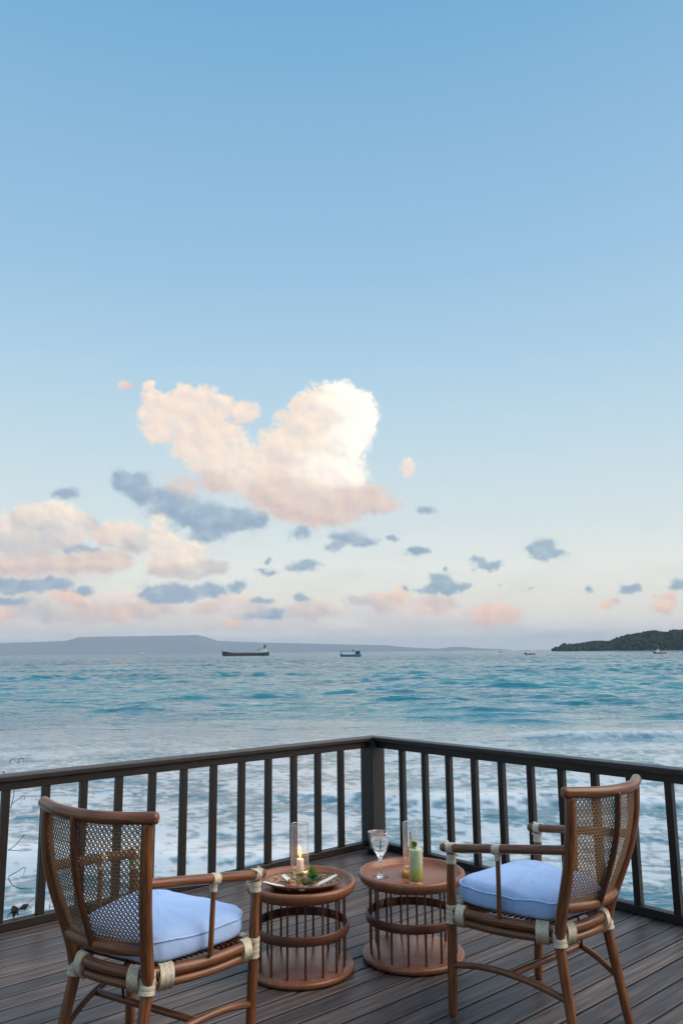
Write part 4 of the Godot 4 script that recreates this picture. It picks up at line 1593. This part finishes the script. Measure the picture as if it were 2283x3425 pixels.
func herb(called: String, label: String, at: Vector3, height: float, count: int, leaf: float, width: float) -> void:
	var o := thing(called, label, "herb", at, 0.0)
	part("stem", rod(Vector3(0, -0.008, 0), Vector3(0.002, height * 0.75, 0), 0.0012, 6), M.leaf, o)
	var shapes := [leaf_mesh(leaf, width, 0.25), leaf_mesh(leaf * 0.8, width * 0.9, -0.2), leaf_mesh(leaf * 0.6, width * 0.7, 0.1)]
	for k in count:
		var l := part("leaf", shapes[k % 3], M.leaf, o)
		var t := float(k) / count
		l.position = Vector3(0.001, height * 0.85 * t, 0)
		l.rotation = Vector3(-lerpf(0.1, 1.25, t) + 0.25 * sin(k * 1.7), k * 2.4, 0)


# ---------------------------------------------------------------- boats on the sea (bow towards -x)
func hull_mesh(length: float, beam: float, mid_height: float, bow_height: float, stern_height: float, draft := 1.0, y_from := 0.0, wedge := 0.0, puff := 0.0) -> Mesh:
	var s := Shape.new()
	var rows := []
	var deck := []
	for i in 33:
		var t := i / 32.0
		var x := lerpf(-0.5, 0.5, t) * length
		var full := pow(clampf(t / 0.22, 0.0, 1.0), 0.6) * (1.0 - 0.35 * pow(clampf((t - 0.8) / 0.2, 0.0, 1.0), 2.0))
		var half := beam * 0.5 * full + puff
		var top := mid_height + (bow_height - mid_height) * pow(clampf(1.0 - t / 0.28, 0.0, 1.0), 1.3) + (stern_height - mid_height) * pow(clampf((t - 0.72) / 0.28, 0.0, 1.0), 1.5)
		if y_from > 0.0:
			top = y_from * (1.0 - wedge * t)
		var rake := (0.035 * length) * pow(clampf(1.0 - t / 0.15, 0.0, 1.0), 1.0)
		var low := 0.82 + 0.1 * t
		rows.append([Vector3(x, top, half), Vector3(x + rake * 0.5, top * 0.45, half * 0.97), Vector3(x + rake, 0.0, half * 0.93), Vector3(x + rake * 1.3, -draft, half * low * 0.7), Vector3(x + rake * 1.3, -draft, -half * low * 0.7), Vector3(x + rake, 0.0, -half * 0.93), Vector3(x + rake * 0.5, top * 0.45, -half * 0.97), Vector3(x, top, -half)])
		deck.append([Vector3(x, top - 0.12, half * 0.99), Vector3(x, top - 0.12, -half * 0.99)])
	s.sheet(rows)
	for i in s.n.size():
		if s.n[i].dot(Vector3(0, -0.2, signf(s.v[i].z))) < 0.0:
			s.n[i] = -s.n[i]
	if y_from <= 0.0:
		s.sheet(deck)
		for i in range(rows.size() * 8, s.n.size()):
			if s.n[i].y < 0.0:
				s.n[i] = -s.n[i]
		var last: Array = rows[-1]
		s.face([last[0], last[1], last[2], last[5], last[6], last[7]], Vector3.RIGHT)
	return s.mesh()


func ship(called: String, label: String, category: String, x: float, z: float, turn := 0.0, group := "") -> Node3D:
	return thing(called, label, category, Vector3(x, SEA_LEVEL, z), turn, group)


func build_ships() -> void:
	var dark := plain(lin(0.018, 0.035, 0.042), 0.5)
	var red := plain(lin(0.20, 0.055, 0.045), 0.6)
	var white := plain(lin(0.72, 0.72, 0.70), 0.5)
	var green := plain(lin(0.05, 0.11, 0.10), 0.6)
	var blue := plain(lin(0.02, 0.18, 0.36), 0.5)
	var navy := plain(lin(0.015, 0.045, 0.11), 0.5)
	var funnel_blue := plain(lin(0.02, 0.06, 0.12), 0.5)
	var pane := plain(lin(0.015, 0.02, 0.025), 0.15)
	# coastal tanker
	var t := ship("tanker", "dark hulled tanker at anchor on the horizon with white deckhouse at its right end", "ship", -169.0, -1389.0, 0.0)
	part("hull", hull_mesh(82.0, 13.0, 4.6, 8.6, 6.4), dark, t)
	part("boot_stripe", hull_mesh(82.2, 13.0, 4.6, 8.6, 6.4, 1.0, 3.4, 0.85, 0.06), red, t)
	part("forecastle", box_mesh(Vector3(9, 1.4, 7.0), 0.1, Vector3(-34.5, 6.9, 0)), green, t)
	var pipes := Shape.new()
	for k in 4:
		pipes.box(Vector3(-5.0, 5.4, -2.4 + 1.6 * k), Vector3(46, 0.5, 0.5), 0.0)
	for k in 9:
		pipes.box(Vector3(-27.0 + 5.4 * k, 5.6, 0), Vector3(0.5, 1.6, 8.0), 0.0)
	part("deck_pipes", pipes.mesh(), green, t)
	part("deckhouse", box_mesh(Vector3(9.5, 6.2, 10.5), 0.15, Vector3(31.0, 8.6, 0)), white, t)
	part("bridge", box_mesh(Vector3(6.5, 2.6, 12.4), 0.15, Vector3(29.5, 12.95, 0)), white, t)
	part("bridge_window", box_mesh(Vector3(6.6, 0.9, 12.5), 0.0, Vector3(29.5, 13.2, 0)), pane, t)
	part("lifeboat", box_mesh(Vector3(4.4, 1.7, 1.8), 0.5, Vector3(23.5, 9.9, 4.8)), plain(lin(0.5, 0.12, 0.04), 0.5), t)
	part("funnel", box_mesh(Vector3(3.2, 7.0, 3.0), 0.4, Vector3(33.6, 15.2, 0)), funnel_blue, t)
	var mast := rod(Vector3(0, 0, 0), Vector3(0, 7.5, 0), 0.3, 8, 0.15)
	part("mast", mast, white, t).position = Vector3(28.8, 14.2, 0)
	part("bow_mast", mast, white, t).position = Vector3(-33.5, 7.5, 0)
	part("mast_lamp_housing", box_mesh(Vector3(1.5, 1.6, 1.5), 0.2, Vector3(-33.5, 15.2, 0)), white, t)
	part("deck_crane", rod(Vector3(-4, 5, 0), Vector3(2.5, 12.0, 0), 0.4, 8, 0.25), white, t)
	# small ferry with open sides
	var f := ship("ferry", "small blue passenger ferry with an open white-posted deck, right of the tanker", "boat", 8.4, -874.0, 0.0)
	part("hull", hull_mesh(23.2, 6.6, 2.2, 3.2, 2.4), blue, f)
	part("fender_strake", hull_mesh(23.3, 6.6, 2.2, 3.2, 2.4, 0.2, 0.5, 0.0, 0.08), navy, f)
	part("roof", box_mesh(Vector3(21.0, 0.45, 6.6), 0.1, Vector3(0.3, 5.9, 0)), blue, f)
	part("cabin", box_mesh(Vector3(5.0, 3.4, 5.6), 0.1, Vector3(7.6, 4.0, 0)), navy, f)
	part("wheelhouse", box_mesh(Vector3(3.2, 1.9, 4.0), 0.1, Vector3(3.0, 4.0, 0.6)), white, f)
	for k in 9:
		for s in [-1.0, 1.0]:
			part("post", box_mesh(Vector3(0.5, 3.6, 0.35), 0.05), white, f).position = Vector3(-8.8 + 1.5 * k, 4.0, s * 2.9)
	part("bulwark", box_mesh(Vector3(14.0, 0.8, 6.0), 0.05, Vector3(-2.2, 2.6, 0)), white, f)
	part("bow_ramp", box_mesh(Vector3(1.0, 3.6, 5.0), 0.1, Vector3(-10.6, 4.2, 0)), blue, f)
	part("deck_locker", box_mesh(Vector3(2.2, 1.3, 2.2), 0.1, Vector3(2.8, 6.75, 0)), navy, f)
	part("mast", rod(Vector3(5.8, 6.0, 0), Vector3(5.8, 13.0, 0), 0.14, 8, 0.06), white, f)
	part("mast", rod(Vector3(8.6, 6.0, 0), Vector3(8.6, 8.4, 0), 0.12, 8, 0.06), white, f)
	# two tugs
	var tug := ship("tugboat", "tugboat with red stern and white wheelhouse, left of the wooded headland", "tugboat", 206.0, -887.0, 0.1, "tugboats")
	part("hull", hull_mesh(12.4, 4.0, 1.1, 2.5, 1.3), dark, tug)
	part("red_strake", hull_mesh(12.5, 4.0, 1.1, 2.5, 1.3, 0.3, 0.75, -0.4, 0.05), plain(lin(0.33, 0.045, 0.05), 0.5), tug)
	part("deckhouse", box_mesh(Vector3(4.2, 1.6, 2.6), 0.1, Vector3(-1.6, 2.4, 0)), white, tug)
	part("wheelhouse", box_mesh(Vector3(2.4, 1.5, 2.1), 0.1, Vector3(-1.4, 3.9, 0)), white, tug)
	part("window_band", box_mesh(Vector3(2.45, 0.5, 2.15), 0.0, Vector3(-1.4, 4.1, 0)), pane, tug)
	part("mast", rod(Vector3(-1.2, 4.6, 0), Vector3(-1.2, 8.2, 0), 0.12, 8, 0.05), white, tug)
	part("funnel", rod(Vector3(0.9, 1.2, 0), Vector3(0.9, 3.6, 0), 0.35, 10), dark, tug)
	var tug2: Node3D = tug.duplicate()
	tug2.name = numbered("tugboat")
	add_child(tug2)
	tug2.position = Vector3(323.0, SEA_LEVEL, -820.0)
	tug2.rotation.y = -0.15
	tag(tug2, "tugboat with tall mast and red hull in front of the wooded headland", "tugboat", "tugboats")
	var b := ship("workboat", "dark blue boat cut off by the right edge of the picture", "boat", 275.6, -640.0, 0.0)
	part("hull", hull_mesh(9.0, 3.4, 1.9, 2.8, 2.0), navy, b)
	part("deckhouse", box_mesh(Vector3(3.0, 1.6, 2.2), 0.1, Vector3(1.6, 2.6, 0)), navy, b)
	b = ship("launch", "tiny white and red launch far out, left of the first tugboat", "boat", 398.0, -2030.0, 0.0)
	part("hull", hull_mesh(9.0, 3.4, 1.5, 2.6, 1.6), plain(lin(0.4, 0.12, 0.09), 0.5), b)
	part("deckhouse", box_mesh(Vector3(3.0, 2.2, 2.2), 0.1, Vector3(-0.6, 2.7, 0)), white, b)
	b = ship("passenger_ship", "faint pale ship far off below the hazy hills at the left", "ship", -1410.0, -5600.0, 0.0)
	part("hull", hull_mesh(56.0, 11.0, 5.0, 7.0, 5.5), plain(lin(0.5, 0.55, 0.55), 0.5), b)
	part("superstructure", box_mesh(Vector3(20.0, 7.0, 9.0), 0.2, Vector3(8.0, 8.5, 0)), white, b)
	part("mast", rod(Vector3(8.0, 11.0, 0), Vector3(8.0, 19.0, 0), 0.5, 8), white, b)


# ---------------------------------------------------------------- small things on the terrace
func build_small_things() -> void:
	var lamp := thing("cup_on_dish", "small pale pink cup on a black dish at the foot of the corner post", "cup", Vector3(0.222, 0.0, -6.03), 0.4)
	var s := Shape.new()
	s.lathe([Vector2(0, 0.001), Vector2(0.052, 0.001), Vector2(0.058, 0.006), Vector2(0.066, 0.036), Vector2(0.071, 0.041), Vector2(0.066, 0.043), Vector2(0.05, 0.036), Vector2(0, 0.034)], 36)
	part("dish", s.mesh(), M.black, lamp)
	s = Shape.new()
	s.lathe([Vector2(0, 0.036), Vector2(0.036, 0.036), Vector2(0.040, 0.042), Vector2(0.056, 0.145), Vector2(0.0575, 0.150), Vector2(0.054, 0.150), Vector2(0.037, 0.05), Vector2(0, 0.048)], 36)
	part("cup", s.mesh(), M.pink_cup, lamp)
	# a dry creeper that has grown up outside the left balustrade
	var vine := thing("creeper", "thin bare creeper with one withered leaf outside the left balustrade", "plant", RAIL_CORNER, RAIL_TURN)
	var twigs := [
		[Vector3(-2.683, 0.032, -0.060), Vector3(-2.648, 0.063, -0.060), Vector3(-2.603, 0.061, -0.060), Vector3(-2.556, 0.093, -0.060), Vector3(-2.516, 0.135, -0.060)],
		[Vector3(-2.686, 0.050, -0.060), Vector3(-2.642, 0.057, -0.060), Vector3(-2.596, 0.052, -0.060), Vector3(-2.548, 0.033, -0.060)],
		[Vector3(-2.692, 0.237, -0.060), Vector3(-2.661, 0.192, -0.060), Vector3(-2.618, 0.167, -0.060), Vector3(-2.586, 0.159, -0.060)],
		[Vector3(-2.689, 0.242, -0.060), Vector3(-2.644, 0.253, -0.060), Vector3(-2.604, 0.276, -0.060), Vector3(-2.609, 0.232, -0.060)],
		[Vector3(-2.694, 0.375, -0.060), Vector3(-2.653, 0.404, -0.060), Vector3(-2.622, 0.449, -0.060), Vector3(-2.615, 0.430, -0.060)],
		[Vector3(-2.695, 0.595, -0.060), Vector3(-2.689, 0.660, -0.060), Vector3(-2.685, 0.700, -0.060), Vector3(-2.662, 0.738, -0.060), Vector3(-2.633, 0.776, -0.060)],
		[Vector3(-2.695, 0.620, -0.060), Vector3(-2.662, 0.644, -0.060), Vector3(-2.626, 0.654, -0.060), Vector3(-2.622, 0.633, -0.060)],
		[Vector3(-2.723, 0.842, -0.060), Vector3(-2.711, 0.861, -0.060), Vector3(-2.685, 0.851, -0.060), Vector3(-2.673, 0.832, -0.060)],
		[Vector3(-2.674, 0.840, -0.060), Vector3(-2.664, 0.857, -0.060), Vector3(-2.643, 0.858, -0.060), Vector3(-2.647, 0.839, -0.060)],
		[Vector3(-2.454, 0.028, -0.060), Vector3(-2.442, 0.056, -0.060), Vector3(-2.421, 0.056, -0.060)],
		[Vector3(-2.698, 0.381, -0.060), Vector3(-2.661, 0.370, -0.060), Vector3(-2.625, 0.371, -0.060)],
	]
	for k in twigs.size():
		var keys: Array = twigs[k]
		for i in keys.size():
			keys[i] += Vector3(0, 0, 0.012 * sin(i * 2.1 + k))
		var tw := Shape.new()
		var pts := curve(keys, 18)
		var rad := []
		for i in pts.size():
			rad.append(lerpf(0.0022, 0.0011, float(i) / (pts.size() - 1)))
		tw.tube(pts, rad, 6)
		part("twig", tw.mesh(), M.twig, vine)
	var main := Shape.new()
	var mp := curve([Vector3(-2.72, -0.9, -0.1), Vector3(-2.745, -0.3, -0.09), Vector3(-2.74, 0.1, -0.075), Vector3(-2.752, 0.4, -0.07), Vector3(-2.735, 0.66, -0.075), Vector3(-2.745, 0.80, -0.07)], 30)
	main.tube(mp, same(0.0024, mp.size()), 6)
	part("stem", main.mesh(), M.twig, vine)
	var dry := [leaf_mesh(0.055, 0.035, -0.5, 0.9), leaf_mesh(0.04, 0.03, 0.7, 0.8)]
	for k in 4:
		var l := part("withered_leaf", dry[k % 2], M.leaf_dry, vine)
		l.position = Vector3(-2.655 + 0.012 * k, 0.085 - 0.008 * k, -0.06)
		l.rotation = Vector3(0.8 + k, k * 1.3, 0.4 * k)
